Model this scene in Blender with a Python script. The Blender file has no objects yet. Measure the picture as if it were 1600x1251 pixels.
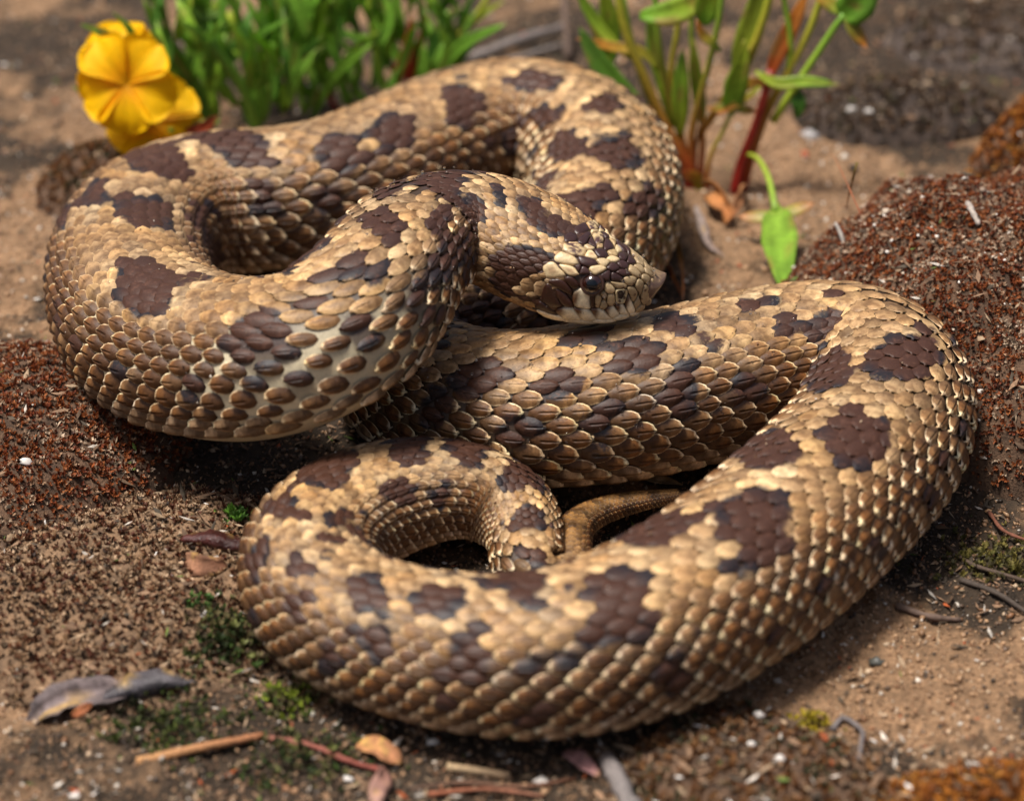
import bpy, math
import numpy as np
from math import radians, pi

# ------------------------------------------------------------------ camera, sky, sun
# All modelling is done in centimetres; K turns them into metres.
K = 0.01
CAM_H, PITCH, FPX = 26.8, radians(31.0), 3400.0        # height above the sand, tilt, focal length (in 1600-wide pixels)
CAM = np.array([0.0, -CAM_H / math.tan(PITCH), CAM_H])
FWD = np.array([0.0, math.cos(PITCH), -math.sin(PITCH)])
UPV = np.array([0.0, math.sin(PITCH), math.cos(PITCH)])
scene = bpy.context.scene
cam_data = bpy.data.cameras.new('camera')
cam_data.sensor_width = 36.0
cam_data.lens = 36.0 * FPX / 1600.0
cam_data.clip_start = 0.01
cam_data.clip_end = 200.0
cam_data.dof.use_dof = True
cam_data.dof.focus_distance = 0.480
cam_data.dof.aperture_fstop = 10.0
cam_data.dof.aperture_blades = 7
camera = bpy.data.objects.new('camera', cam_data)
camera.location = CAM * K
camera.rotation_euler = (pi / 2 - PITCH, 0, 0)
scene.collection.objects.link(camera)
scene.camera = camera

SUN_ELEV, SUN_AZ = radians(72), radians(-105)           # azimuth from +Y towards +X: high on the left, a little in front of the snake
world = bpy.data.worlds.new('World')
scene.world = world
world.use_nodes = True
wn = world.node_tree
sky = wn.nodes.new('ShaderNodeTexSky')
sky.sky_type = 'NISHITA'
sky.sun_disc = False
sky.sun_elevation = SUN_ELEV
sky.sun_rotation = SUN_AZ
sky.dust_density = 6.0
sky.ozone_density = 0.6
bg = wn.nodes['Background']
wn.links.new(sky.outputs[0], bg.inputs[0])
bg.inputs[1].default_value = 0.078
sun_data = bpy.data.lights.new('sun', 'SUN')
sun_data.energy = 4.3
sun_data.angle = radians(12.0)
sun_data.color = (1.0, 0.95, 0.89)
sun = bpy.data.objects.new('sun', sun_data)
sun.rotation_euler = (pi / 2 - SUN_ELEV, 0, -SUN_AZ + pi)
scene.collection.objects.link(sun)
scene.view_settings.view_transform = 'Standard'
scene.view_settings.look = 'None'
scene.view_settings.exposure = 0.28
scene.view_settings.gamma = 1.0
scene.render.engine = 'CYCLES'
scene.cycles.use_denoising = True
scene.cycles.max_bounces = 6
scene.cycles.transmission_bounces = 4

# ------------------------------------------------------------------ helpers
rng = np.random.default_rng(11)
WLOC = {}                                               # where each object's origin stands (cm)

def at(u, v, z=0.0):
    """Point at height z (cm) that the photograph's pixel (u, v) of 1600 x 1251 looks at."""
    d = FWD * FPX + np.array([1.0, 0, 0]) * (u - 800) + UPV * (625.5 - v)
    return CAM + d * ((z - CAM[2]) / d[2])

def link(o, parent=None):
    scene.collection.objects.link(o)
    if parent is not None:
        o.parent = parent
    return o

def mesh(name, V, F, mat, parent=None, col=None, smooth=True, origin=None, extra=None):
    """One mesh object from arrays in cm. F: (n,3), (n,4) array or a list of such arrays / index lists."""
    V = np.asarray(V, float)
    o3 = np.zeros(3) if origin is None else np.asarray(origin, float)
    me = bpy.data.meshes.new(name)
    groups = F if isinstance(F, list) and len(F) and isinstance(F[0], np.ndarray) else None
    if isinstance(F, np.ndarray):
        groups = [F]
    if groups is None:
        me.from_pydata(((V - o3) * K).tolist(), [], F)
    else:
        groups = [g for g in groups if len(g)]
        loops = np.concatenate([g.ravel() for g in groups]).astype(np.int32)
        tot = np.concatenate([np.full(len(g), g.shape[1]) for g in groups]).astype(np.int32)
        me.vertices.add(len(V))
        me.vertices.foreach_set('co', ((V - o3) * K).ravel())
        me.loops.add(len(loops))
        me.loops.foreach_set('vertex_index', loops)
        me.polygons.add(len(tot))
        me.polygons.foreach_set('loop_start', np.concatenate([[0], np.cumsum(tot)[:-1]]).astype(np.int32))
        me.update(calc_edges=True)
    if smooth:
        me.polygons.foreach_set('use_smooth', np.ones(len(me.polygons), bool))
    for key, val in ({} if col is None else {'Col': col, **(extra or {})}).items():
        a = me.color_attributes.new(key, 'FLOAT_COLOR', 'POINT')
        c = np.ones((len(V), 4))
        val = np.asarray(val, float)
        c[:, :val.shape[1]] = val
        a.data.foreach_set('color', c.ravel())
    me.validate()
    me.update()
    me.materials.append(mat)
    o = bpy.data.objects.new(name, me)
    o.location = (o3 - (WLOC[parent.name] if parent is not None else 0)) * K
    link(o, parent)
    WLOC[o.name] = o3
    return o

def empty(name, loc):
    o = bpy.data.objects.new(name, None)
    o.empty_display_size = 0.01
    o.location = np.asarray(loc, float) * K
    link(o)
    WLOC[o.name] = np.asarray(loc, float)
    return o

def tag(o, label=None, cat=None, group=None, kind=None):
    for k, v in (('label', label), ('category', cat), ('group', group), ('kind', kind)):
        if v:
            o[k] = v
    return o

def _hash(ix, iy, iz, seed):
    h = (ix.astype(np.int64) * 374761393 + iy.astype(np.int64) * 668265263 + iz.astype(np.int64) * 2147483647 + seed * 1274126177) & 0xFFFFFFFF
    h = ((h ^ (h >> 13)) * 1274126177) & 0xFFFFFFFF
    h = ((h ^ (h >> 16)) * 2246822519) & 0xFFFFFFFF
    return (h ^ (h >> 15)) / 4294967295.0

def vnoise(x, y, z=None, seed=0):
    """Smooth value noise in [0, 1]."""
    x = np.asarray(x, float); y = np.asarray(y, float)
    z = np.zeros_like(x) if z is None else np.asarray(z, float)
    ix, iy, iz = np.floor(x), np.floor(y), np.floor(z)
    fx, fy, fz = x - ix, y - iy, z - iz
    fx, fy, fz = [f * f * (3 - 2 * f) for f in (fx, fy, fz)]
    r = 0
    for dx in (0, 1):
        for dy in (0, 1):
            for dz in (0, 1):
                w = (fx if dx else 1 - fx) * (fy if dy else 1 - fy) * (fz if dz else 1 - fz)
                r = r + w * _hash(ix + dx, iy + dy, iz + dz, seed)
    return r

def fbm(x, y, z=None, seed=0, octaves=4):
    r, amp, tot, f = 0, 1.0, 0.0, 1.0
    for k in range(octaves):
        r = r + amp * vnoise(np.asarray(x) * f, np.asarray(y) * f, None if z is None else np.asarray(z) * f, seed + k)
        tot += amp; amp *= 0.5; f *= 2.03
    return r / tot

def unit(v):
    v = np.asarray(v, float)
    return v / np.maximum(np.linalg.norm(v, axis=-1, keepdims=True), 1e-9)

def sstep(a, b, x):
    t = np.clip((np.asarray(x, float) - a) / (b - a), 0, 1)
    return t * t * (3 - 2 * t)

def mixc(a, b, t):
    return np.asarray(a) * (1 - t)[..., None] + np.asarray(b) * t[..., None]

class Nodes:
    def __init__(self, name):
        self.mat = bpy.data.materials.new(name)
        self.mat.use_nodes = True
        self.t = self.mat.node_tree
        self.bsdf = self.t.nodes['Principled BSDF']
        self.out = self.t.nodes['Material Output']
    def n(self, kind, **kw):
        nd = self.t.nodes.new('ShaderNode' + kind)
        for k, v in kw.items():
            setattr(nd, k, v)
        return nd
    def l(self, a, b):
        self.t.links.new(a, b)
    def noise(self, scale, detail=4.0, rough=0.6, vec=None):
        nd = self.n('TexNoise'); nd.inputs['Scale'].default_value = scale
        nd.inputs['Detail'].default_value = detail; nd.inputs['Roughness'].default_value = rough
        if vec: self.l(vec, nd.inputs['Vector'])
        return nd
    def ramp(self, fac, stops):
        r = self.n('ValToRGB'); el = r.color_ramp.elements
        while len(el) < len(stops): el.new(0.5)
        for e, (p, c) in zip(el, stops):
            e.position = p; e.color = (*c, 1) if len(c) == 3 else c
        self.l(fac, r.inputs[0]); return r
    def mix(self, a, b, fac, mode='MIX'):
        m = self.n('Mix', data_type='RGBA', blend_type=mode)
        for val, i in ((fac, 0), (a, 6), (b, 7)):
            if hasattr(val, 'is_linked'): self.l(val, m.inputs[i])
            elif isinstance(val, (int, float)): m.inputs[i].default_value = val
            else: m.inputs[i].default_value = (*val, 1)
        return m.outputs[2]
    def bump(self, h, strength, dist):
        b = self.n('Bump'); b.inputs['Strength'].default_value = strength; b.inputs['Distance'].default_value = dist
        self.l(h, b.inputs['Height']); self.l(b.outputs[0], self.bsdf.inputs['Normal']); return b
    def set(self, **kw):
        for k, v in kw.items():
            self.bsdf.inputs[k.replace('_', ' ')].default_value = v
        return self.mat

def attr_material(name, rough=0.6, vary=0.25, scale=900.0, bump=0.3, dist=0.0003, sub=0.0, sub_radius=(0.004, 0.002, 0.001), spec=0.5, speck=None, transl=0.0):
    """Colour from the mesh's own per-piece colour attribute, broken up by fine noise."""
    N = Nodes(name)
    a = N.n('VertexColor', layer_name='Col')
    tc = N.n('TexCoord')
    nz = N.noise(scale, 5, 0.65, tc.outputs['Object'])
    r = N.ramp(nz.outputs[0], [(0.25, (1 - vary,) * 3), (0.75, (1 + vary,) * 3)])
    c = N.mix(a.outputs[0], r.outputs[0], 1.0, 'MULTIPLY')
    if speck:
        v = N.n('TexVoronoi'); v.inputs['Scale'].default_value = speck[0]; N.l(tc.outputs['Object'], v.inputs['Vector'])
        rr = N.ramp(v.outputs['Distance'], [(speck[1], (1, 1, 1)), (speck[1] + 0.06, (0, 0, 0))])
        c = N.mix(c, speck[2], N.mix(rr.outputs[0], (0, 0, 0), 1 - speck[3]), 'MIX')
    N.l(c, N.bsdf.inputs['Base Color'])
    N.set(Roughness=rough)
    N.bsdf.inputs['Specular IOR Level'].default_value = spec
    if sub:
        N.bsdf.inputs['Subsurface Weight'].default_value = sub
        N.bsdf.inputs['Subsurface Radius'].default_value = sub_radius
        N.bsdf.inputs['Subsurface Scale'].default_value = 1.0
    if bump:
        N.bump(nz.outputs[0], bump, dist)
    if transl:
        tr = N.n('BsdfTranslucent'); N.l(c, tr.inputs[0])
        ms = N.n('MixShader'); ms.inputs[0].default_value = transl
        N.l(N.bsdf.outputs[0], ms.inputs[1]); N.l(tr.outputs[0], ms.inputs[2]); N.l(ms.outputs[0], N.out.inputs[0])
    return N.mat

# ------------------------------------------------------------------ the ground
def inpx(u, v, ru, rv, P):
    """Soft ellipse on the sand: 1 at the place the photograph shows at (u, v), 0 beyond the radii ru, rv in pixels there."""
    c = at(u, v); ex = at(u + ru, v) - c; ey = at(u, v - rv) - c
    r = np.sqrt(((P[..., 0] - c[0]) / np.linalg.norm(ex)) ** 2 + ((P[..., 1] - c[1]) / np.linalg.norm(ey)) ** 2)
    return sstep(1.15, .55, r)

def hgt(x, y):
    """Height of the sand (cm)."""
    near = np.exp(-((x / 40) ** 2 + (y / 50) ** 2))
    h = .55 * (fbm(x * .22, y * .22, seed=31) - .5) + +.42 * (fbm(x * .9, y * .9, seed=35) - .5) + .22 * (fbm(x * 3.1, y * 3.1, seed=39) - .5)
    return h - .12 + (1 - near) * 1.5 * (fbm(x * .05, y * .05, seed=44) - .5)

def soil_dark(x, y):
    """0 on clean sand, 1 on dark crusted soil."""
    P = np.stack([x, y], -1)
    d = fbm(x * .55, y * .55, seed=51) * .9 + .35 * (fbm(x * 2.4, y * 2.4, seed=55) - .5)
    for u, v, ru, rv, w in ((330, 700, 300, 90, .45), (480, 760, 140, 110, .5), (760, 870, 160, 60, .12), (300, 1000, 260, 120, .2), (620, 1180, 420, 110, .38), (1000, 1200, 300, 90, .3),
                            (1480, 850, 130, 130, .3), (1500, 60, 220, 90, .33), (900, 60, 200, 60, .2), (60, 120, 160, 120, .12), (100, 640, 180, 130, .25), (1400, 130, 200, 70, .3), (700, 180, 330, 70, .35),
                            (1270, 290, 230, 90, -.35), (1120, 330, 90, 90, -.1), (1350, 1040, 260, 130, -.4), (40, 1000, 130, 150, -.3), (30, 380, 90, 140, -.35), (80, 760, 90, 60, -.3), (230, 1170, 200, 70, -.1), (1530, 170, 120, 70, -.2)):
        d = d + w * inpx(u, v, ru, rv, P)
    return sstep(.31, .60, d)

xs = np.concatenate([-np.geomspace(3000, 24, 26), np.linspace(-22, 22, 520), np.geomspace(24, 3000, 26)])
ys = np.concatenate([-np.geomspace(3000, 18, 24), np.linspace(-16.5, 30, 560), np.geomspace(32, 3000, 28)])
X_, Y_ = np.meshgrid(xs, ys, indexing='ij')
V = np.stack([X_, Y_, hgt(X_, Y_)], -1).reshape(-1, 3)
_d = soil_dark(V[:, 0], V[:, 1])
_v = fbm(V[:, 0] * 1.7, V[:, 1] * 1.7, seed=61)
_f = vnoise(V[:, 0] * 9, V[:, 1] * 9, seed=66)
SANDC, SOILC = np.array([.235, .140, .075]), np.array([.038, .025, .015])
GC = mixc(SANDC, SOILC, _d) * (.65 + .7 * _v)[:, None] * (.75 + .5 * _f)[:, None]
n1, n2 = len(xs), len(ys)
i = np.arange(n1 - 1)[:, None]; j = np.arange(n2 - 1)[None]
F = np.stack([i * n2 + j, (i + 1) * n2 + j, (i + 1) * n2 + j + 1, i * n2 + j + 1], -1).reshape(-1, 4)
M_GROUND = attr_material('sandy_soil', rough=.85, vary=.5, scale=700, bump=.9, dist=.0012, spec=.3)
tag(mesh('ground', V, F, M_GROUND, col=GC), 'sandy soil with dark crusted patches', kind='structure')

# ---- loose grains
OCT_V = np.array([[1, 0, 0], [-1, 0, 0], [0, 1, 0], [0, -1, 0], [0, 0, 1], [0, 0, -1]], float)
OCT_F = np.array([[0, 2, 4], [2, 1, 4], [1, 3, 4], [3, 0, 4], [2, 0, 5], [1, 2, 5], [3, 1, 5], [0, 3, 5]])
def view_points(n, seed_z=0.0):
    """Ground points spread evenly over the picture's footprint (more of them where the picture is near)."""
    u = rng.uniform(-60, 1660, n); v = rng.uniform(-30, 1290, n) 
    d = FWD[None] * FPX + np.stack([u - 800, np.zeros(n), np.zeros(n)], -1) + UPV[None] * (625.5 - v)[:, None]
    return CAM + d * ((seed_z - CAM[2]) / d[:, 2])[:, None]

def grains(name, P, size, cols, mat, flat=.7, parent=None):
    n = len(P)
    ax = unit(rng.normal(size=(n, 3))); ay = unit(np.cross(ax, rng.normal(size=(n, 3)))); az = np.cross(ax, ay)
    sc = size[:, None] * rng.uniform(.6, 1.25, (n, 3)); sc[:, 2] *= flat
    L = OCT_V[None] * sc[:, None] * rng.uniform(.8, 1.2, (n, 6, 1))
    V = P[:, None] + L[..., :1] * ax[:, None] + L[..., 1:2] * ay[:, None] + L[..., 2:] * az[:, None]
    F = (np.arange(n)[:, None, None] * 6 + OCT_F[None]).reshape(-1, 3)
    return mesh(name, V.reshape(-1, 3), F, mat, parent, col=np.repeat(cols, 6, 0), smooth=False)

P = view_points(52000)
size = np.clip(rng.lognormal(-3.35, .42, len(P)), .016, .13) * np.interp(P[:, 1], [-15, 25], [1.0, 1.5])
P[:, 2] = hgt(P[:, 0], P[:, 1]) + size * .25
PAL = np.array([[.32, .19, .10], [.25, .14, .07], [.46, .33, .21], [.56, .50, .42], [.17, .08, .035], [.10, .06, .035], [.36, .08, .025], [.045, .03, .02]])
dk = soil_dark(P[:, 0], P[:, 1])
k = np.where(rng.random(len(P)) < .12 + .62 * dk, rng.choice([4, 5, 7, 7, 5, 1], len(P)), rng.choice([0, 0, 0, 1, 1, 2, 3, 4, 6], len(P), p=[.2, .2, .15, .15, .1, .11, .05, .03, .01]))
M_GRAIN = attr_material('sand_grain', rough=.5, vary=.3, scale=2500, bump=0, spec=.5)
tag(grains('sand_grains', P, size, PAL[k] * rng.normal(1, .15, (len(P), 1)), M_GRAIN), 'loose tan and dark sand grains lying on the ground', 'sand', kind='stuff')

# ------------------------------------------------------------------ moss cushions
M_MOSS = attr_material('moss_shoot', rough=.65, vary=.3, scale=2600, bump=0, spec=.35, transl=.12)
M_CUSH = attr_material('moss_cushion_soil', rough=.9, vary=.5, scale=1500, bump=.8, dist=.001)

def dome_h(c, rx, ry, h, x, y, seed):
    dx, dy = (x - c[0]) / rx, (y - c[1]) / ry
    r = np.sqrt(dx * dx + dy * dy) + .22 * (fbm(x * .5, y * .5, seed=seed) - .5)
    t = np.clip(1 - r * r, 0, 1)
    return h * t ** .62 * (1 + .22 * (fbm(x * .9, y * .9, seed=seed + 5) - .5)) + .10 * (fbm(x * 3, y * 3, seed=seed + 9) - .5) * (t > 0), t

def shoots(name, P, N, size, cols, mat, parent, leaves=7):
    """Tiny rosettes: pointed leaflets leaning out from a short stalk."""
    n = len(P)
    e1 = unit(np.cross(N, rng.normal(size=(n, 3)))); e2 = np.cross(N, e1)
    a = np.linspace(0, 2 * pi, leaves, endpoint=False)[None] + rng.uniform(0, 6, (n, 1)) + rng.normal(0, .25, (n, leaves))
    lean = rng.uniform(.35, 1.0, (n, leaves, 1))
    out = np.cos(a)[..., None] * e1[:, None] + np.sin(a)[..., None] * e2[:, None]
    side = -np.sin(a)[..., None] * e1[:, None] + np.cos(a)[..., None] * e2[:, None]
    s = (size[:, None] * rng.uniform(.7, 1.2, (n, leaves)))[..., None]
    base = P[:, None] - N[:, None] * s * .3
    mid = base + (out * lean * .55 + N[:, None] * .75) * s
    tip = base + (out * lean * 1.0 + N[:, None] * 1.15) * s
    w = .24 * s
    V = np.stack([base, mid + side * w, tip, mid - side * w], 2)
    F = (np.arange(n * leaves)[:, None] * 4 + np.array([[0, 1, 2, 3]]))
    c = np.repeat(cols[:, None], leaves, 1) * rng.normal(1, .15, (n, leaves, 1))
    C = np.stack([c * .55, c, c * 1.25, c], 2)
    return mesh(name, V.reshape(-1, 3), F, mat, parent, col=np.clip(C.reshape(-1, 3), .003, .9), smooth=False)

MOSSY = {'red': ([[.14, .030, .009], [.23, .060, .014], [.30, .10, .03], [.36, .22, .13], [.48, .36, .25], [.055, .022, .012]], [.29, .29, .16, .10, .05, .11]),
         'rust': ([[.24, .075, .009], [.33, .115, .012], [.17, .05, .008], [.38, .17, .03], [.08, .03, .008]], [.3, .3, .2, .1, .1]),
         'sandy': ([[.085, .025, .011], [.14, .052, .022], [.30, .185, .10], [.42, .29, .18], [.035, .02, .013]], [.26, .18, .26, .16, .14]),
         'dark': ([[.05, .028, .015], [.085, .048, .024], [.15, .09, .05], [.24, .18, .13], [.06, .05, .02]], [.32, .3, .18, .1, .1]),
         'brown': ([[.15, .058, .016], [.10, .04, .012], [.21, .10, .035], [.05, .05, .02], [.25, .17, .10]], [.3, .3, .2, .1, .1])}

DOMES = []
def top(x, y):
    """Height of the ground with the moss cushions on it (cm)."""
    x, y = np.asarray(x, float), np.asarray(y, float)
    h = np.zeros_like(x)
    for c, rx, ry, hh, seed in DOMES:
        dh, t = dome_h(c, rx, ry, hh, x, y, seed)
        h = np.where(t > 0, np.maximum(h, dh + .05), h)
    return hgt(x, y) + h

def cushion(label, u, v, z, rx, ry, h, palette, step, size, seed, floor=(.10, .055, .03)):
    c = at(u, v, z); c[2] = 0
    g = empty('moss_cushion', (c[0], c[1], float(hgt(c[0], c[1]))))
    tag(g, label, 'moss', 'cushions of moss on the sand')
    DOMES.append((c, rx, ry, h, seed))
    n = int(np.clip(max(rx, ry) * 26, 40, 150))
    x, y = np.meshgrid(np.linspace(c[0] - rx * 1.1, c[0] + rx * 1.1, n), np.linspace(c[1] - ry * 1.1, c[1] + ry * 1.1, n), indexing='ij')
    dh, t = dome_h(c, rx, ry, h, x, y, seed)
    V = np.stack([x, y, hgt(x, y) + dh - .10 * (t <= 0) - .02], -1).reshape(-1, 3)
    i = np.arange(n - 1)[:, None]; j = np.arange(n - 1)[None]
    F = np.stack([i * n + j, (i + 1) * n + j, (i + 1) * n + j + 1, i * n + j + 1], -1).reshape(-1, 4)
    F = F[(t.ravel()[F] > 0).any(1)]
    col = np.array(floor) * (.5 + vnoise(x * 6, y * 6, seed=seed)).ravel()[:, None]
    mesh('mound', V, F, M_CUSH, g, col=col)
    m = int(9.5 * rx * ry / step ** 2)
    q = rng.uniform(-1.08, 1.08, (m, 2)) * [rx, ry] + c[:2]
    dh, t = dome_h(c, rx, ry, h, q[:, 0], q[:, 1], seed)
    e = .05
    def H(x, y): return hgt(x, y) + dome_h(c, rx, ry, h, x, y, seed)[0]
    gx = (H(q[:, 0] + e, q[:, 1]) - H(q[:, 0] - e, q[:, 1])) / (2 * e); gy = (H(q[:, 0], q[:, 1] + e) - H(q[:, 0], q[:, 1] - e)) / (2 * e)
    slope = np.sqrt(1 + gx ** 2 + gy ** 2)
    keep = (t > .0) & (rng.random(m) < np.clip(slope / 2.2, .3, 1)) & (rng.random(m) < .35 + 1.5 * t)
    P = np.stack([q[:, 0], q[:, 1], H(q[:, 0], q[:, 1])], -1)[keep]
    N = unit(np.stack([-gx, -gy, np.ones(m)], -1)[keep] + rng.normal(0, .25, (keep.sum(), 3)))
    pal, pr = MOSSY[palette]
    patch = vnoise(P[:, 0] * 1.3, P[:, 1] * 1.3, seed=seed + 3)
    k = rng.choice(len(pal), len(P), p=pr)
    k = np.where((patch > .70) & (rng.random(len(P)) < .28), len(pal) - 2, k)
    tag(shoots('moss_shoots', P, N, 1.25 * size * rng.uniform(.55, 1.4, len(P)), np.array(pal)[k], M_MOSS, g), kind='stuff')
    return g, H

RIGHT_MOSS, H_right = cushion('large red brown moss cushion right of the snake, dotted with pale bits', 1640, 500, .8, 6.6, 6.8, 4.1, 'red', .078, .058, 101)
cushion('orange brown moss cushion at the right edge, behind the large red one', 1705, 240, .8, 3.3, 3.2, 2.9, 'rust', .12, .11, 111)
cushion('red brown moss mound touching the left coil at the left edge', 5, 690, .2, 4.2, 4.4, 1.7, 'red', .085, .066, 121)
cushion('low sandy moss mound with dark pits left of the tail loop', 190, 900, .2, 4.4, 4.0, .75, 'sandy', .10, .068, 131, floor=(.20, .12, .065))
cushion('bright rust moss cushion cut off by the bottom right corner', 1590, 1275, .4, 2.6, 1.8, 1.0, 'rust', .09, .10, 141)
cushion('flat brown mossy crust in front of the big front coil', 1170, 1240, .2, 2.6, 2.6, .45, 'brown', .12, .08, 151)
cushion('brown moss mound below the yellow flowers', 165, 275, .3, 2.0, 2.2, 1.3, 'brown', .12, .09, 161)
cushion('long dark soil hump in the blurred background on the right', 1415, 165, .3, 3.4, 2.0, 1.1, 'dark', .17, .11, 171, floor=(.05, .033, .024))
cushion('dark crumbly hump behind the dark one at the top right corner', 1600, 45, .3, 4.4, 3.0, .8, 'dark', .2, .12, 181, floor=(.07, .05, .04))

# ------------------------------------------------------------------ the snake
# centre line, tail tip to snout: pixel u, v, height z of the centre, half width a, height above bt and below bb the centre line
PATH = [
 (1078, 771, .35, .13, .13, .13), (1010, 781, .38, .26, .25, .24), (945, 796, .42, .36, .34, .32), (900, 822, .48, .44, .41, .38),
 (893, 866, .52, .52, .48, .45), (868, 908, .58, .60, .55, .5), (836, 900, .66, .68, .62, .58), (824, 855, .76, .78, .72, .66),
 (812, 812, .92, .90, .84, .78), (772, 780, 1.1, 1.00, .96, .9), (706, 766, 1.3, 1.12, 1.1, 1.0), (630, 774, 1.35, 1.25, 1.22, 1.12),
 (550, 802, 1.35, 1.34, 1.3, 1.2), (490, 850, 1.35, 1.38, 1.33, 1.25), (484, 912, 1.38, 1.40, 1.36, 1.28), (555, 975, 1.42, 1.44, 1.38, 1.3),
 (690, 1015, 1.48, 1.52, 1.46, 1.38), (840, 1026, 1.58, 1.62, 1.56, 1.47), (1000, 985, 1.66, 1.76, 1.68, 1.56), (1150, 898, 1.72, 1.86, 1.76, 1.62),
 (1275, 795, 1.78, 1.92, 1.82, 1.67), (1360, 705, 1.8, 1.94, 1.84, 1.7), (1386, 630, 1.8, 1.94, 1.84, 1.7), (1332, 568, 1.8, 1.92, 1.84, 1.7),
 (1230, 570, 1.8, 1.9, 1.86, 1.7), (1115, 598, 1.82, 1.9, 1.9, 1.72), (1000, 625, 1.82, 1.9, 1.9, 1.72), (890, 641, 1.8, 1.88, 1.85, 1.7),
 (780, 640, 1.75, 1.8, 1.75, 1.65), (672, 612, 1.68, 1.72, 1.65, 1.58), (614, 562, 1.62, 1.68, 1.58, 1.52), (636, 512, 1.6, 1.68, 1.56, 1.5),
 (705, 488, 1.62, 1.7, 1.58, 1.52), (795, 460, 1.68, 1.75, 1.65, 1.58), (882, 416, 1.75, 1.82, 1.78, 1.65), (940, 355, 1.82, 1.92, 1.9, 1.72),
 (948, 285, 1.88, 2.0, 1.95, 1.78), (900, 225, 1.9, 2.03, 2.0, 1.8), (825, 203, 1.9, 2.05, 2.0, 1.8), (735, 214, 1.9, 2.05, 2.0, 1.8),
 (630, 257, 1.9, 2.05, 1.95, 1.8), (530, 298, 1.9, 2.05, 1.95, 1.8), (430, 316, 1.9, 2.05, 1.95, 1.8), (335, 322, 1.95, 2.05, 1.95, 1.8),
 (255, 347, 2.0, 2.0, 1.95, 1.8), (208, 405, 2.15, 2.0, 1.95, 1.8), (210, 480, 2.4, 2.0, 1.95, 1.75), (265, 540, 2.75, 2.0, 1.9, 1.75),
 (350, 566, 3.2, 1.98, 1.88, 1.72), (435, 563, 3.8, 1.92, 1.8, 1.65), (515, 533, 4.4, 1.85, 1.65, 1.5), (575, 480, 4.9, 1.72, 1.48, 1.35),
 (616, 415, 5.2, 1.6, 1.3, 1.2), (668, 364, 5.25, 1.55, 1.2, 1.12), (735, 351, 5.2, 1.55, 1.13, 1.06), (800, 374, 5.0, 1.52, 1.08, 1.0),
 (855, 402, 4.82, 1.36, 1.0, .95), (905, 425, 4.66, 1.13, .9, .95), (950, 436, 4.54, .92, .78, .85), (990, 440, 4.44, .68, .58, .66), (1014, 441, 4.38, .44, .38, .46), (1027, 439, 4.38, .26, .22, .22), (1033, 438, 4.38, .05, .05, .05),
]

def spline(ctrl, step):
    """Natural cubic through rows of ctrl (first three columns are xyz), resampled at even arc length."""
    ctrl = np.asarray(ctrl, float)
    t = np.concatenate([[0], np.cumsum(np.linalg.norm(np.diff(ctrl[:, :3], axis=0), axis=1) ** 0.75)])
    n = len(t); h = np.diff(t)
    A = np.zeros((n, n)); R = np.zeros((n, ctrl.shape[1])); A[0, 0] = A[-1, -1] = 1
    for i in range(1, n - 1):
        A[i, i - 1], A[i, i], A[i, i + 1] = h[i - 1], 2 * (h[i - 1] + h[i]), h[i]
        R[i] = 6 * ((ctrl[i + 1] - ctrl[i]) / h[i] - (ctrl[i] - ctrl[i - 1]) / h[i - 1])
    M = np.linalg.solve(A, R)
    def ev(x):
        i = np.clip(np.searchsorted(t, x) - 1, 0, n - 2); d0 = (x - t[i])[:, None]; d1 = (t[i + 1] - x)[:, None]; hh = h[i][:, None]
        return (M[i] * d1 ** 3 + M[i + 1] * d0 ** 3) / (6 * hh) + (ctrl[i] / hh - M[i] * hh / 6) * d1 + (ctrl[i + 1] / hh - M[i + 1] * hh / 6) * d0
    xs = np.linspace(0, t[-1], 6000)
    P = ev(xs)
    L = np.concatenate([[0], np.cumsum(np.linalg.norm(np.diff(P[:, :3], axis=0), axis=1))])
    m = int(L[-1] / step)
    return ev(np.interp(np.linspace(0, L[-1], m), L, xs)), np.linspace(0, L[-1], m)

_ctrl = np.array([np.concatenate([at(u, v, z), np.array([a, bt, bb]) * (.80 if i < 6 else .95 if i < len(PATH) - 8 else 1.0)]) for i, (u, v, z, a, bt, bb) in enumerate(PATH)])
SP, SS = spline(_ctrl, 0.04)
SLEN = SS[-1]
for _ in range(60):                                     # take the last kinks out of the hand-set centre line
    SP[1:-1] = 0.25 * SP[:-2] + 0.5 * SP[1:-1] + 0.25 * SP[2:]
ST = unit(np.gradient(SP[:, :3], axis=0))
SU = unit(np.array([0, 0, 1.0]) - ST * ST[:, 2:3])
SB = np.cross(ST, SU)
_k = np.gradient(ST, axis=0) / np.gradient(SS)[:, None]
SK = np.sum(_k * SB, axis=1)                            # sideways curvature
SQ = 2.25 + 0.8 * np.clip((SS - SLEN + 3.6) / 1.5, 0, 1)      # squareness of the cross-section, boxier on the head

def sect(s):
    f = lambda A: np.stack([np.interp(s, SS, A[:, k]) for k in range(A.shape[1])], -1)
    return f(SP), f(ST), f(SU), f(SB)

def surf(s, th, off=0.0):
    """Point on the snake's skin, th from the mid back, positive to the snake's right; off lifts along the outward direction."""
    s = np.asarray(s, float); th = np.asarray(th, float)
    P, T, U, B = sect(s)
    cx, cz = np.sin(th), np.cos(th)
    e = 2.0 / np.interp(s, SS, SQ)
    ex, ez = np.sign(cx) * np.abs(cx) ** e, np.sign(cz) * np.abs(cz) ** e
    b = np.where(cz > 0, P[..., 4], P[..., 5]); a = P[..., 3]
    off = np.asarray(off, float)
    nx, nz = cx / a, cz / b
    nn = np.sqrt(nx * nx + nz * nz)
    return P[..., :3] + B * (a * ex + off * nx / nn)[..., None] + U * (b * ez + off * nz / nn)[..., None]

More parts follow.
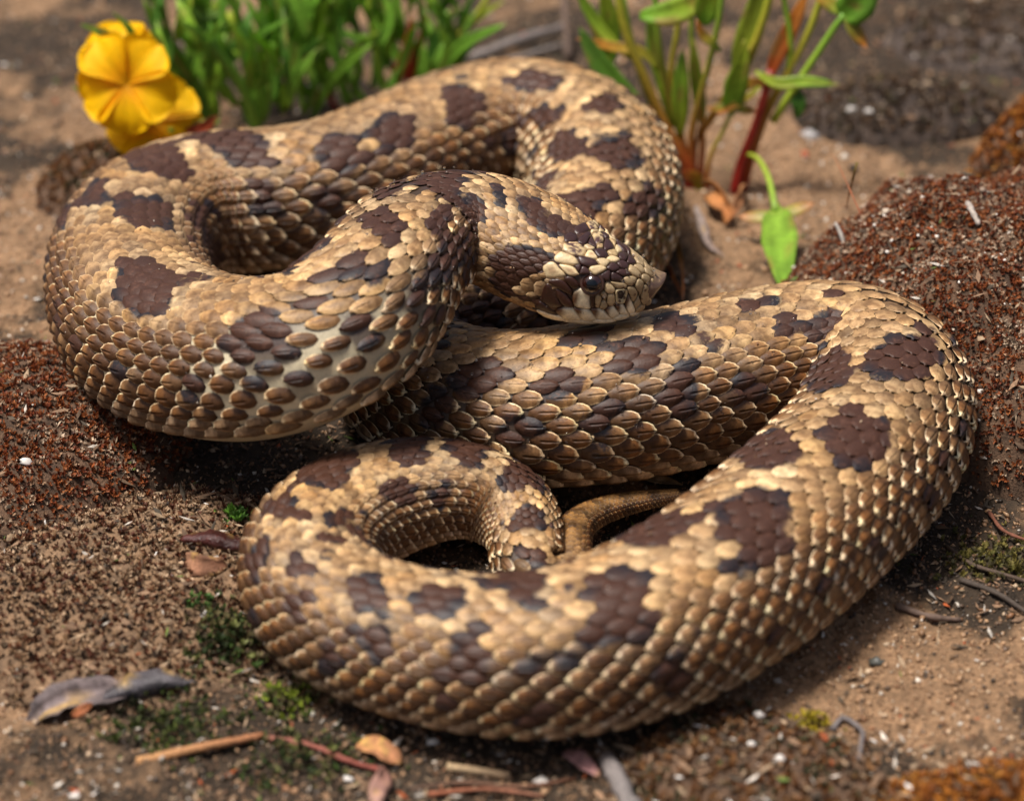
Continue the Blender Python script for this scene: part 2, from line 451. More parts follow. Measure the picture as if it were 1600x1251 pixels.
# dark blotches on the back and flanks: place along the body s, angle th, half sizes along and across (cm), slant
BLOTCHES = [
 (5.83, -0.27, 0.48, 0.56, -0.5), (6.78, -0.16, 0.39, 0.49, 0.01), (8.02, 0.45, 0.65, 0.82, -0.07), (9.03, 0.24, 0.55, 0.83, -0.49), (9.83, -1.11, 0.17, 0.37, -0.12), (10.19, 0.17, 0.48, 0.92, -0.5), (11.17, -0.82, 0.51, 0.47, -0.16),
 (11.82, 0.24, 0.96, 0.78, -0.5), (13.51, 0.3, 0.7, 0.5, -0.47), (13.89, -0.56, 0.68, 0.33, 0.44), (14.38, 0.83, 0.49, 0.23, 0.5), (14.77, -0.07, 0.39, 0.31, -0.0), (15.31, 0.36, 0.48, 0.36, -0.39), (15.83, 1.0, 0.44, 0.51, 0.18),
 (16.76, 0.32, 0.47, 0.37, 0.01), (17.29, 0.85, 0.34, 0.47, 0.2), (18.05, 0.16, 0.41, 0.43, 0.31), (18.97, 0.89, 0.41, 0.76, 0.1), (19.82, -0.26, 0.37, 0.93, 0.11), (21.1, 0.42, 0.66, 0.78, -0.2), (23.12, -0.56, 0.72, 0.84, -0.5),
 (24.42, 0.27, 0.81, 0.69, -0.36), (26.98, -0.58, 0.82, 0.9, -0.5), (28.07, 0.26, 0.95, 0.61, -0.29), (30.96, -0.7, 1.23, 0.85, -0.5), (31.5, 0.17, 1.37, 0.87, 0.5), (34.34, -0.71, 0.74, 0.66, 0.3), (36.29, 0.2, 0.3, 0.44, -0.5),
 (36.49, -0.51, 0.46, 0.52, -0.37), (36.98, 0.01, 0.51, 0.43, -0.26), (37.9, -1.06, 0.3, 0.53, -0.26), (38.54, -0.53, 0.35, 0.53, -0.5), (38.89, -0.01, 0.64, 0.36, -0.18), (39.37, -1.03, 0.33, 0.53, -0.16), (39.96, -0.43, 0.64, 0.61, -0.05),
 (40.86, -1.21, 0.41, 0.58, -0.0), (40.86, 0.09, 0.71, 0.52, -0.23), (41.52, -0.62, 0.56, 0.67, 0.0), (42.19, -1.36, 0.42, 0.42, -0.07), (42.88, -0.61, 0.66, 0.64, 0.08), (43.47, -1.22, 0.38, 0.39, -0.11), (53.62, 0.14, 0.54, 0.55, 0.5),
 (54.5, 0.86, 0.78, 0.49, 0.4), (55.87, 0.1, 0.86, 0.65, 0.12), (56.65, -0.64, 1.01, 0.5, -0.5), (58.66, 0.0, 0.67, 0.49, 0.12), (59.36, -0.79, 0.7, 0.41, -0.5), (61.71, -0.28, 0.81, 0.46, -0.12), (62.88, -1.33, 0.8, 0.42, 0.25),
 (64.93, -0.47, 0.88, 0.72, -0.5), (67.5, -0.48, 0.89, 0.72, -0.5), (68.96, -0.58, 0.63, 0.76, -0.14), (69.52, -1.26, 0.31, 0.58, -0.15), (70.97, -1.08, 0.36, 0.62, 0.32), (71.41, -0.13, 0.94, 1.24, 0.45), (73.92, -0.12, 1.07, 1.29, -0.46),
 (75.65, -1.03, 1.19, 0.49, 0.5), (76.09, 0.36, 1.21, 0.41, -0.5), (76.42, -1.53, 1.78, 0.68, 0.5), (77.61, -0.29, 1.08, 0.6, 0.11), (82.23, 0.28, 1.41, 0.72, 0.5), (86.21, 0.85, 0.73, 0.9, -0.13), (87.08, 0.34, 0.33, 0.41, -0.05),
 (87.32, 1.04, 0.36, 0.52, -0.5), (87.48, 0.01, 0.16, 0.22, 0.1), (87.97, 0.41, 0.3, 0.39, -0.29), (88.12, 0.93, 0.24, 0.27, -0.5), (89.13, -0.05, 0.43, 0.48, -0.5), (89.76, 1.21, 1.39, 0.52, 0.5), (89.9, 0.56, 0.41, 0.26, -0.24),
 (90.77, -0.57, 0.75, 0.61, -0.45), (91.52, -0.11, 0.67, 0.99, -0.5), (91.88, 0.81, 0.47, 0.55, -0.5), (93.76, 0.07, 0.95, 0.22, -0.1), (94.24, 1.29, 0.94, 0.83, -0.42), (94.82, 1.76, 0.5, 0.55, -0.5),
]
PALE_STRIPES = [(94.63, 1.45, 0.48, 0.57, -0.92)]

BL = np.array(BLOTCHES)
BL[:, 2] = np.clip(BL[:, 2] * .98, 0.24, 1.6); BL[:, 3] = np.clip(BL[:, 3] * .98, 0.19, 1.1); BL[:, 4] = np.clip(BL[:, 4], -0.5, 0.5)
BL[(BL[:, 0] > 36) & (BL[:, 0] < 44) & (BL[:, 1] > -.9), 2:4] *= .80
_lat = (np.abs(BL[:, 1]) > .75) & (BL[:, 0] > 14) & (BL[:, 0] < 92)
BL[_lat, 2] = np.maximum(BL[_lat, 2] * 1.0, .34); BL[_lat, 3] = np.maximum(BL[_lat, 3] * 1.05, .46)
BL[(BL[:, 0] < 36) & (BL[:, 0] > 14) | (BL[:, 0] > 44) & (BL[:, 0] < 86.6), 2:4] *= 1.12
BL[(BL[:, 0] > 30) & (BL[:, 0] < 36.8), 2:4] *= .80
BL[(BL[:, 0] > 53) & (BL[:, 0] < 63), 2:4] *= .92
BL[(BL[:, 0] > 6) & (BL[:, 0] < 14), 2:4] *= .93
BL[BL[:, 0] < 6.2, 2:4] = .3
BL[(BL[:, 0] > 14) & (BL[:, 0] < 19), 2:4] *= .86
BL[(BL[:, 0] > 64) & (BL[:, 0] < 76.5), 2:4] *= .84
BL[(BL[:, 0] > 86) & (BL[:, 0] < 89), 2:4] *= .9
_mir = BL[np.abs(BL[:, 1]) > 0.75].copy(); _mir[:, 1] *= -1; _mir[:, 4] *= -1; _mir[:, 0] += 0.3
_add = [(s0, 0.0, 0.6, 0.8, 0.2) for s0 in np.arange(44.5, 53, 2.1)] + [(s0, sg * 1.1, 0.4, 0.5, 0) for s0 in np.arange(45.5, 53, 2.1) for sg in (-1, 1)]
_r2 = np.random.default_rng(5)
_specks = [(_r2.uniform(15, 92), _r2.uniform(-1.25, 1.25), _r2.uniform(.16, .30), _r2.uniform(.18, .34), 0) for _ in range(95)]
_lowspots = [(s0 + _r2.normal(0, .25), sg * _r2.normal(1.5, .08), _r2.uniform(.22, .34), _r2.uniform(.26, .42), 0) for s0 in np.arange(15, 90, 1.7) for sg in (-1, 1)]
_ok = lambda L: [b for b in L if not (36 < b[0] < 44.5 or 62 < b[0] < 76)]
BL = np.vstack([BL, _mir, _ok(_lowspots), _ok(_specks), np.array(_add)])

def blotch_field(s, th):
    """Signed depth (cm, positive inside) of a point in the nearest dark blotch."""
    s = np.asarray(s, float); th = np.asarray(th, float)
    a = np.interp(s, SS, SP[:, 3])
    y = th * a
    D = np.full(s.shape, -9.0)
    for s0, t0, ls, lt, r in BL:
        a0 = np.interp(s0, SS, SP[:, 3])
        m = np.abs(s - s0) < 3.5
        st = max(.45, 1 - np.interp(s0, SS, SK) * a0 * math.sin(t0))
        x_, y_ = (s[m] - s0) * st / ls, (y[m] - t0 * a0) / lt
        q = np.sqrt(np.maximum((x_ * x_ - 2 * r * x_ * y_ + y_ * y_) / (1 - r * r), 0))
        D[m] = np.maximum(D[m], (1.06 - q) * min(ls, lt))
    for s0, t0, ls, lt, r in PALE_STRIPES:
        a0 = np.interp(s0, SS, SP[:, 3])
        for sg in (-1, 1):
            m = np.abs(s - s0) < 2
            x_, y_ = (s[m] - s0) / ls, (y[m] - sg * t0 * a0) / lt
            q = np.sqrt(np.maximum((x_ * x_ - 2 * sg * r * x_ * y_ + y_ * y_) / (1 - r * r), 0))
            D[m] = np.minimum(D[m], np.where(q < 1.1, -.12, 9))
    return D + 0.36 * (vnoise(s * 2.0, y * 2.3, seed=3) - 0.5) - .02

HEAD_S = SLEN - 2.12                                    # head plates start here
DARK, INK = np.array([.062, .026, .021]), np.array([.020, .016, .019])
TAN, PALE, BROWN, CREAM = np.array([.32, .192, .088]), np.array([.58, .395, .20]), np.array([.130, .048, .010]), np.array([.92, .70, .43])
SKIN = np.array([.60, .52, .35])

# ---- scale lattice: staggered rows, each scale a keeled, domed plate whose tip lies over the next one towards the tail
GP = np.array([0, .24, .48, .70, .89, 1.0, 1.0]); GF = np.array([.60, .93, 1.0, .86, .52, .14, .14]); GQ = np.array([-1, -.55, 0, .55, 1])

def lattice(s_from, s_to, rows, th_max, per):
    """Centres (s, th, row spacing in th, period in s) of staggered scales."""
    ph = np.concatenate([[0], np.cumsum(np.diff(SS) / (per * 0.5 * (SP[1:, 3] + SP[:-1, 3])))])
    p0, p1 = np.interp([s_from, s_to], SS, ph)
    out = []
    dth = 2 * th_max / rows
    for i in range(rows):
        k = np.arange(math.ceil(p0 + 0.5 * (i % 2)), p1, 1.0) + 0.5 * (i % 2)
        s = np.interp(k, ph, SS)
        out.append(np.stack([s, np.full(len(s), -th_max + (i + 0.5) * dth), np.full(len(s), dth), per * np.interp(s, SS, SP[:, 3])], -1))
    return np.concatenate(out)

def build_scales(C, wide=1.46, long=1.30):
    """Vertices (n, 7, 5, 3) and colours for scale centres C."""
    n = len(C)
    s0, t0, dth, per = C.T
    s0 = s0 + rng.normal(0, .03, n) * per; t0 = t0 + rng.normal(0, .035, n) * dth
    a = np.interp(s0, SS, SP[:, 3]); bt = np.interp(s0, SS, SP[:, 4])
    kap = np.interp(s0, SS, SK)
    stretch = np.clip(1 - kap * a * np.sin(t0), 0.3, 2.2)
    r = 0.5 * (a + bt)
    flank = sstep(0.42, 1.05, np.abs(t0)) * (1 - .85 * sstep(90.5, 92.5, s0))
    low = sstep(1.75, 2.1, np.abs(t0))
    size = rng.normal(1, .05, n)
    L = per * long * size * (1 + .12 * low); W = dth * r * wide * size * (.95 + .05 * flank + .22 * low)
    puff = sstep(75.5, 78.5, s0) * sstep(89, 85.5, s0) * sstep(.5, 1.0, t0)      # the blown-up flank of the front left bend: scales stand apart
    L = L * (1 - .16 * puff); W = W * (1 - .10 * puff)
    crowd = np.clip(1 / stretch, .6, 2.0)
    dS = L / np.clip(stretch, .62, 2.2)
    W = W * np.clip(1 + .18 * (crowd - 1), .9, 1.2)
    p = GP[None, :, None]; q = GQ[None, None, :]; f = GF[None, :, None]
    wob = rng.normal(0, .04, (n, 1, 1)); tw = rng.normal(0, .05, (n, 1, 1))
    s = s0[:, None, None] - (p - 0.45) * dS[:, None, None] * (1 - .10 * q * q * (p > .9)) + tw * q * W[:, None, None] * .5
    hw = f * W[:, None, None] * 0.5 * (1 + wob)
    th = t0[:, None, None] + q * hw / r[:, None, None]
    k = (per / 0.55)[:, None, None]
    lift = (.045 + .055 * flank) * np.clip(crowd, .8, 1.9) * rng.normal(1, .12, n)
    lift = lift[:, None, None] * k
    fl = flank[:, None, None]
    off = (lift * p ** 1.2 * (1 - .35 * q * q) + k * (.018 + .020 * fl) * (1 - np.abs(q) ** 2.8) * np.sin(pi * np.clip(p, 0, .999)) ** .7
           + k * (.006 + .045 * fl) * (q == 0) * np.sin(pi * np.clip(p * .9 + .05, 0, 1)) - k * .03 * (np.abs(q) > .9) * (1 - p))
    off[:, 6, :] = -0.02
    off[:, 6, :] = np.minimum(off[:, 6, :], off[:, 5, :] - .05 * k[:, 0, :])
    off[:, 0, :] -= .03
    s = np.clip(s, 0.02, SLEN - .02)
    V = surf(s, th, off)
    # pigment: middle colour (+ ink), rim colour (+ flank), and p / q / depth in the blotch for the material to draw crisp edges with
    Dc = blotch_field(s0, t0)[:, None, None]; Dv = blotch_field(s, th)
    D = .66 * Dc + .34 * Dv + rng.normal(0, .065, (n, 1, 1))
    one = np.zeros_like(D)
    fb = fl + one; pp = p + one; qq = q + one; lw = low[:, None, None] + one
    halo = sstep(-.40, -.05, D) * np.clip(rng.normal(.7, .35, (n, 1, 1)), 0, 1)
    jit = rng.normal(1, .15, (n, 1, 1, 1)); warm = 1 + (rng.normal(0, .05, (n, 1, 1, 1)) + .16 * (vnoise(s0 * .7, t0 * 2, seed=21) - .5)[:, None, None, None]) * np.array([.6, .0, -1.2])
    mid = mixc(mixc(TAN, PALE, np.clip(halo, 0, 1)), mixc(mixc(BROWN, TAN, np.clip(.10 + .55 * halo, 0, 1)), CREAM, np.clip(.4 * lw, 0, 1)), fb) * jit * warm
    tail = sstep(5.2, 3.6, s0)[:, None, None, None]
    mid = mid * (1 - tail * np.array([.25, .35, .55])) * (1 - .55 * tail * (np.sin(s0 * 9) > .45)[:, None, None, None])
    rim = mixc(mixc(PALE, PALE * 1.1, halo), CREAM + one[..., None], fb) * (1 + .5 * (jit - 1)) * warm * (1 - tail * np.array([.45, .52, .65]))
    ink = sstep(.20, .03, D) * (.25 + .75 * (vnoise(s * 1.1, th * 3, seed=9) > .46))
    return V, np.concatenate([np.clip(mid, .004, .9), np.clip(ink, 0, 1)[..., None]], -1), np.concatenate([np.clip(rim, .004, .9), fb[..., None]], -1), np.stack([pp, qq * .5 + .5, np.clip(D * .5 + .5, 0, 1)], -1)

def grid_faces(n, rows=7, cols=5):
    i = np.arange(rows - 1)[:, None]; j = np.arange(cols - 1)[None, :]
    q = np.stack([i * cols + j, i * cols + j + 1, (i + 1) * cols + j + 1, (i + 1) * cols + j], -1).reshape(-1, 4)
    return (np.arange(n)[:, None, None] * rows * cols + q[None]).reshape(-1, 4)

def skin_colour(s, th):
    d = sstep(-.05, .05, blotch_field(s, th))
    ab = np.abs(th)
    puff = sstep(74.5, 78, s) * sstep(89.5, 86, s) * sstep(.5, 1.0, th)          # only the blown-up left flank shows pale skin
    c = mixc(np.array([.045, .025, .013]), np.array([.10, .06, .03]), sstep(.9, 1.5, ab))
    c = mixc(c, SKIN, puff)
    c = mixc(c, np.array([.55, .46, .30]), sstep(2.05, 2.35, ab))
    c = mixc(c, np.array([.05, .03, .025]), d * (1 - .55 * sstep(.9, 1.5, ab)))
    return mixc(c, np.array([.035, .02, .014]), sstep(HEAD_S - .3, HEAD_S, s) * sstep(2.35, 2.1, ab))

snake = tag(empty('hognose_snake', (0, 0, 0)), 'coiled tan snake with dark brown blotches and an upturned snout', 'snake')
def scale_material():
    N = Nodes('scale_keratin')
    c1 = N.n('VertexColor', layer_name='Col'); c2 = N.n('VertexColor', layer_name='Rim'); c3 = N.n('VertexColor', layer_name='Pos')
    tc = N.n('TexCoord')
    fine = N.noise(1500, 5, .7, tc.outputs['Object']); mid = N.noise(420, 3, .6, tc.outputs['Object'])
    def m(op, a, b=None, c=None, clamp=False):
        x = N.n('Math', operation=op); x.use_clamp = clamp
        for k, v in enumerate((a, b, c)):
            if v is None: continue
            if hasattr(v, 'is_linked'): N.l(v, x.inputs[k])
            else: x.inputs[k].default_value = v
        return x.outputs[0]
    def ss(v, lo, hi):
        x = N.n('MapRange', interpolation_type='SMOOTHSTEP'); N.l(v, x.inputs[0]); x.inputs[1].default_value = lo; x.inputs[2].default_value = hi
        return x.outputs[0]
    sep = N.n('SeparateColor'); N.l(c3.outputs[0], sep.inputs[0])
    p = sep.outputs[0]; q = m('ABSOLUTE', m('MULTIPLY_ADD', sep.outputs[1], 2.0, -1.0)); D = m('MULTIPLY_ADD', sep.outputs[2], 2.0, -1.0)
    fl = c2.outputs[1]
    nf = m('SUBTRACT', fine.outputs[0], .5); nm = m('SUBTRACT', mid.outputs[0], .5)
    e = m('MAXIMUM', m('ADD', m('MULTIPLY', q, .80), m('MULTIPLY', p, .06)), m('MULTIPLY', p, .89))
    e = m('ADD', e, m('MULTIPLY', nm, .16))
    rim = m('MULTIPLY', ss(e, .70, .84), m('MULTIPLY_ADD', fl, .55, .40))
    col = N.mix(c1.outputs[0], c2.outputs[0], rim)
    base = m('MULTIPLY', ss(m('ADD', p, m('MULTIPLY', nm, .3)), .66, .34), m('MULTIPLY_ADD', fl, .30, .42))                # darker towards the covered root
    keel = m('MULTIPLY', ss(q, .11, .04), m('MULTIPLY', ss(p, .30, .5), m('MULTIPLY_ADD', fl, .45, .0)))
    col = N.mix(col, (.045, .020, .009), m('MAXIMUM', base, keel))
    vo = N.n('TexVoronoi'); vo.inputs['Scale'].default_value = 1100; N.l(tc.outputs['Object'], vo.inputs['Vector'])
    spot = m('MULTIPLY', ss(vo.outputs['Distance'], .24, .14), ss(mid.outputs[0], .50, .62))
    col = N.mix(col, (.06, .024, .010), m('MULTIPLY', spot, .75))
    cloud = N.mix((.62, .55, .50), (1.18, 1.16, 1.14), ss(mid.outputs[0], .36, .60))                # smoky clouding inside each scale
    col = N.mix(col, cloud, .85, 'MULTIPLY')
    var = N.ramp(fine.outputs[0], [(.25, (.72,) * 3), (.75, (1.28,) * 3)])
    col = N.mix(col, var.outputs[0], 1.0, 'MULTIPLY')
    dk = N.mix((.050, .019, .010), (.013, .011, .014), c1.outputs[1])
    dk = N.mix(dk, (.17, .085, .05), m('MULTIPLY', m('MULTIPLY', ss(e, .82, .97), fl), .55))
    dk = N.mix(dk, (.115, .050, .030), m('MULTIPLY', ss(m('ADD', nf, nm), .02, .30), .7))
    dmask = ss(m('ADD', D, m('ADD', m('MULTIPLY', nf, .10), m('MULTIPLY', nm, .14))), -.03, .02)
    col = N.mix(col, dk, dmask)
    gap = ss(m('MAXIMUM', q, m('MULTIPLY', p, .965)), .955, .985)
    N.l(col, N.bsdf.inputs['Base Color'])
    rg = N.n('MapRange'); N.l(mid.outputs[0], rg.inputs[0]); rg.inputs[3].default_value = .34; rg.inputs[4].default_value = .64
    N.l(rg.outputs[0], N.bsdf.inputs['Roughness'])
    N.bsdf.inputs['Specular IOR Level'].default_value = .38
    b1 = N.n('Bump'); b1.inputs['Strength'].default_value = .35; b1.inputs['Distance'].default_value = .0004; N.l(fine.outputs[0], b1.inputs['Height'])
    b2 = N.n('Bump'); b2.inputs['Strength'].default_value = .8; b2.inputs['Distance'].default_value = .0005
    N.l(m('MULTIPLY', fl, m('MULTIPLY', ss(q, .18, .02), ss(p, .25, .45))), b2.inputs['Height']); N.l(b1.outputs[0], b2.inputs['Normal'])
    N.l(b2.outputs[0], N.bsdf.inputs['Normal'])
    return N.mat
M_SCALE = scale_material()
M_SKIN = attr_material('snake_skin', rough=.5, vary=.15, scale=1800, bump=.4, dist=.0003)

_s = np.concatenate([np.linspace(0, 6, 160), np.linspace(6, SLEN - 3, 1500)[1:], np.linspace(SLEN - 3, SLEN, 110)[1:]])
_t = np.linspace(-pi, pi, 65)[:-1]
S_, T_ = np.meshgrid(_s, _t, indexing='ij')
_V = surf(S_, T_, -.035).reshape(-1, 3)
_n, _m = len(_s), len(_t)
_i = np.arange(_n - 1)[:, None]; _j = np.arange(_m)[None, :]
_F = np.stack([_i * _m + _j, _i * _m + (_j + 1) % _m, (_i + 1) * _m + (_j + 1) % _m, (_i + 1) * _m + _j], -1).reshape(-1, 4)
_V = np.vstack([_V, _V[:_m].mean(0), _V[-_m:].mean(0)])
_cap = np.concatenate([np.stack([(np.arange(_m) + 1) % _m, np.arange(_m), np.full(_m, len(_V) - 2)], -1),
                       np.stack([(_n - 1) * _m + np.arange(_m), (_n - 1) * _m + (np.arange(_m) + 1) % _m, np.full(_m, len(_V) - 1)], -1)])
_c = skin_colour(S_.ravel(), T_.ravel()); _c = np.vstack([_c, _c[:1], _c[-1:]])
mesh('body', _V, [_F, _cap], M_SKIN, snake, col=_c)

C_ = np.concatenate([lattice(.25, 6.6, 13, radians(128), .50), lattice(6.6, 90.6, 25, radians(126), .295), lattice(90.75, SLEN - 3.6, 31, radians(128), .225), lattice(SLEN - 3.5, HEAD_S + .06, 35, radians(130), .185)])
SV, SC, SR, SQD = build_scales(C_)

# the 300 scales that show largest are parts of their own, the rest one joined part
def _project(P):
    d = P - CAM; z = d @ FWD
    return 800 + FPX * d[..., 0] / z, 625.5 - FPX * (d @ UPV) / z, z
_ctr = SV[:, 3, 2]
_nrm = unit(np.cross(SV[:, 4, 3] - SV[:, 1, 1], SV[:, 4, 1] - SV[:, 1, 3]))
_nrm = np.where(np.sum(_nrm * (surf(C_[:, 0], C_[:, 1], 1.0) - surf(C_[:, 0], C_[:, 1])), -1)[:, None] < 0, -_nrm, _nrm)
_face = np.sum(_nrm * unit(CAM - _ctr), -1)
_u, _v, _z = _project(_ctr)
_zb = np.full((100, 80), 1e9)
_iu, _iv = np.clip((_u / 16).astype(int), 0, 99), np.clip((_v / 16).astype(int), 0, 79)
np.minimum.at(_zb, (_iu, _iv), np.where(_face > .1, _z, 1e9))
_area = (FPX / _z) ** 2 * C_[:, 3] * C_[:, 2] * np.interp(C_[:, 0], SS, SP[:, 3]) * _face
_area = np.where((_face > .3) & (_z < _zb[_iu, _iv] + .7), _area, 0)
_big = np.argsort(-_area)[:300]
_rest = np.setdiff1d(np.arange(len(C_)), _big)
tag(mesh('scales', SV[_rest].reshape(-1, 3), grid_faces(len(_rest)), M_SCALE, snake, col=SC[_rest].reshape(-1, 4), extra={'Rim': SR[_rest].reshape(-1, 4), 'Pos': SQD[_rest].reshape(-1, 3)}), kind='stuff')
_gf = grid_faces(1)
for b in _big:
    mesh('scale', SV[b].reshape(-1, 3), _gf, M_SCALE, snake, col=SC[b].reshape(-1, 4), origin=_ctr[b], extra={'Rim': SR[b].reshape(-1, 4), 'Pos': SQD[b].reshape(-1, 3)})

# ---- head: irregular plates (distance from the snout tip, angle, kind), cut as a weighted Voronoi mosaic on the head's surface
HEAD_SEEDS = [(2.101, -0.068, 'd'), (1.842, -0.193, 'm'), (2.124, 0.120, 'd'), (1.910, 0.068, 'd'), (1.921, 0.370, 'm'), (1.754, 0.162, 'p'), (1.654, -0.089, 'm'), (1.737, 0.047, 'd'), (1.588, 0.016, 't'), (1.674, 0.391, 'p'), (1.508, 0.287, 'd'), (1.365, -0.568, 'd'), (1.382, -0.026, 'd'), (1.287, 0.130, 't'), (1.103, 0.016, 'p'), (1.036, 0.141, 'd'), (0.673, -0.380, 'd'), (1.282, 0.422, 'p'), (1.388, 0.589, 'p'), (1.661, 0.735, 'd'), (1.792, 0.954, 'd'), (1.519, 0.922, 'p'), (1.692, 0.974, 'd'), (1.398, 1.026, 'd'), (1.239, 0.672, 'd'), (1.099, 0.589, 'd'), (1.182, 1.099, 'd'), (1.068, 0.849, 'd'), (0.893, 0.214, 'd'), (0.530, -0.328, 'd'), (0.414, -0.276, 's'), (0.269, -0.193, 's'), (0.712, 0.526, 's'), (0.867, 0.703, 's'), (0.937, 1.110, 's'), (0.492, 0.599, 's'), (0.714, 1.349, 's'), (0.817, 1.547, 's'), (1.131, 1.308, 's'), (1.048, 1.537, 'n'), (1.275, 1.412, 'p'), (1.338, 1.527, 's'), (1.214, 1.568, 's'), (1.377, 1.579, 's'), (1.514, 1.568, 'b'), (1.606, 1.568, 'w'), (1.315, 1.620, 's'), (1.938, 2.465, 'w'), (1.750, 1.923, 'w'), (1.513, 1.902, 'w'), (1.320, 1.891, 'w'), (1.129, 1.839, 'w'), (0.981, 1.777, 'w'), (0.849, 1.756, 'w'), (0.716, 1.735, 's'), (1.880, 1.610, 'b'), (1.760, 1.402, 'b'), (1.876, 1.485, 'b'), (1.950, 1.673, 'b'), (1.870, 0.985, 'p'), (1.938, 0.808, 'p'), (1.533, 1.308, 'e')]

M_HEAD = attr_material('head_plate_keratin', rough=.33, vary=.30, scale=1300, bump=.3, dist=.0004, spec=.5)
M_SPOT = attr_material('spotted_head_plate', rough=.36, vary=.30, scale=1300, bump=.3, dist=.0004, spec=.5, speck=(620, .22, (.07, .03, .015), .9))
M_EYE = Nodes('snake_eye'); M_EYE.set(Base_Color=(.022, .006, .004, 1), Roughness=.06); M_EYE.bsdf.inputs['Coat Weight'].default_value = 1.0; M_EYE = M_EYE.mat
M_PUPIL = Nodes('snake_pupil').set(Base_Color=(.003, .004, .006, 1), Roughness=.04)

SNOUT_X, SNOUT_L, SNOUT_UP = .46, .56, .22               # where the snout plate starts, how far it juts out, height of its tip

def head_r(x):
    s = SLEN - x
    return 0.5 * (np.interp(s, SS, SP[:, 3]) + 0.5 * (np.interp(s, SS, SP[:, 4]) + np.interp(s, SS, SP[:, 5]))) + .02

def head_plates():
    seeds = []
    for x, t, k in HEAD_SEEDS:
        if t < -.12: continue
        if k == 'm' and t > .3: t = .36
        seeds.append((x, t, k))
        if t > .12: seeds.append((x, -t, k))
    for x, t in ((.62, .25), (.70, 1.0), (.75, 1.55), (.55, 1.25), (.78, 2.0), (.85, .12), (2.25, 2.15), (2.28, 1.95), (2.3, 1.15), (1.05, 2.25), (1.35, 2.45), (1.65, 2.5), (1.95, 2.6), (.8, 2.5)):
        kk = 's' if x < 1.0 and t < 2.2 else ('p' if t < 1.5 else ('b' if t < 2.0 and x > 2 else 'w'))
        for sg in (-1, 1): seeds.append((x - .18, sg * t, kk))
    P = np.array([(x, t * head_r(x)) for x, t, k in seeds]); kinds = [k for *_, k in seeds]
    ghost = [(2.40, y) for y in np.arange(-3, 3.01, .22)] + [(x, sg * 2.85 * head_r(x)) for x in np.arange(.15, 2.5, .2) for sg in (-1, 1)] + [(.20, y) for y in np.arange(-.7, .71, .18)]
    A = np.vstack([P, ghost]); W = np.zeros(len(A))
    for i, k in enumerate(kinds):
        W[i] = -.008 if k in 'pt' and abs(seeds[i][1]) < .6 else {'e': .034, 'm': .012, 'p': .004, 'w': .01, 'n': .006}.get(k, 0)
    plates = []
    for i in range(len(P)):
        poly = [np.array(c) for c in ((P[i, 0] - .6, P[i, 1] - .6), (P[i, 0] + .6, P[i, 1] - .6), (P[i, 0] + .6, P[i, 1] + .6), (P[i, 0] - .6, P[i, 1] + .6))]
        for j in range(len(A)):
            if j == i: continue
            n = A[j] - A[i]; dd = n @ n
            if dd > 1.6 or dd < 1e-6: continue
            c = ((A[j] @ A[j] - W[j]) - (A[i] @ A[i] - W[i])) / 2
            out = []
            for a, b in zip(poly, poly[1:] + poly[:1]):
                fa, fb = a @ n - c, b @ n - c
                if fa <= 0: out.append(a)
                if fa * fb < 0: out.append(a + (b - a) * (fa / (fa - fb)))
            poly = out
            if len(poly) < 3: break
        if len(poly) >= 3:
            plates.append((np.array(poly), P[i], kinds[i], seeds[i]))
    return plates

def plate_mesh(poly, kind, seed):
    # round the corners, then rings from rim to middle
    q = poly
    for _ in range(2):
        nx = np.roll(q, -1, 0); q = np.stack([.8 * q + .2 * nx, .2 * q + .8 * nx], 1).reshape(-1, 2)
    c = poly.mean(0); n = len(q)
    R = [1.0, .93, .8, .55, .25]
    O = np.array([-.035, .012, .030, .038, .042])
    if kind == 'n': O = np.array([-.03, .03, .045, -.04, -.10])
    brow = math.exp(-((seed[0] - 1.52) ** 2 + (abs(seed[1]) - .86) ** 2) / .045) * .075 if kind != 'e' else 0
    pts = np.concatenate([c + (q - c) * r * .985 for r in R] + [c[None]])
    off = np.concatenate([np.full(n, o) for o in O] + [[O[-1]]]) + brow
    off[:n] -= brow
    rr = np.concatenate([np.full(n, r) for r in R] + [[0]])
    x, y = pts.T
    V = surf(SLEN - x, y / head_r(x), off)
    cols = {'d': (.042, .018, .015), 'm': (.36, .26, .14), 'p': (.60, .45, .25), 't': (.42, .29, .14), 's': (.33, .235, .125), 'b': (.036, .012, .007), 'w': (.74, .64, .44), 'n': (.40, .31, .17), 'e': (.03, .012, .008)}
    col = np.tile(np.array(cols[kind]), (len(pts), 1)) * rng.normal(1, .10)
    if kind == 'm':
        col = mixc(np.array([.08, .04, .035]), np.array([.52, .38, .2]), sstep(.42, .58, vnoise(x * 17 + 3 * vnoise(x * 9, y * 9, seed=5), y * 17, seed=8)))
    if kind in 'pt':
        col = mixc(col, np.array([.22, .10, .05]), .6 * sstep(.5, .15, rr) * (rng.random() < .6))
    if kind == 'n':
        col = mixc(col, np.array([.012, .008, .006]), sstep(.62, .4, rr))
    if kind == 'w' and .78 < seed[0] < 1.8 and abs(seed[1]) < 2.2:
        xi = (x - x.min()) / (np.ptp(x) + 1e-6)
        col = mixc(col, np.array([.075, .028, .01]), sstep(.60, .82, xi + .18 * (vnoise(x * 9, y * 9, seed=4) - .5)) * sstep(1.35, 1.6, np.abs(y / head_r(x))))
    i = np.arange(n); j = (i + 1) % n
    F = np.concatenate([np.stack([k * n + i, k * n + j, (k + 1) * n + j, (k + 1) * n + i], -1) for k in range(len(R) - 1)])
    T = np.stack([(len(R) - 1) * n + i, (len(R) - 1) * n + j, np.full(n, len(pts) - 1)], -1)
    return V, [F, T], col

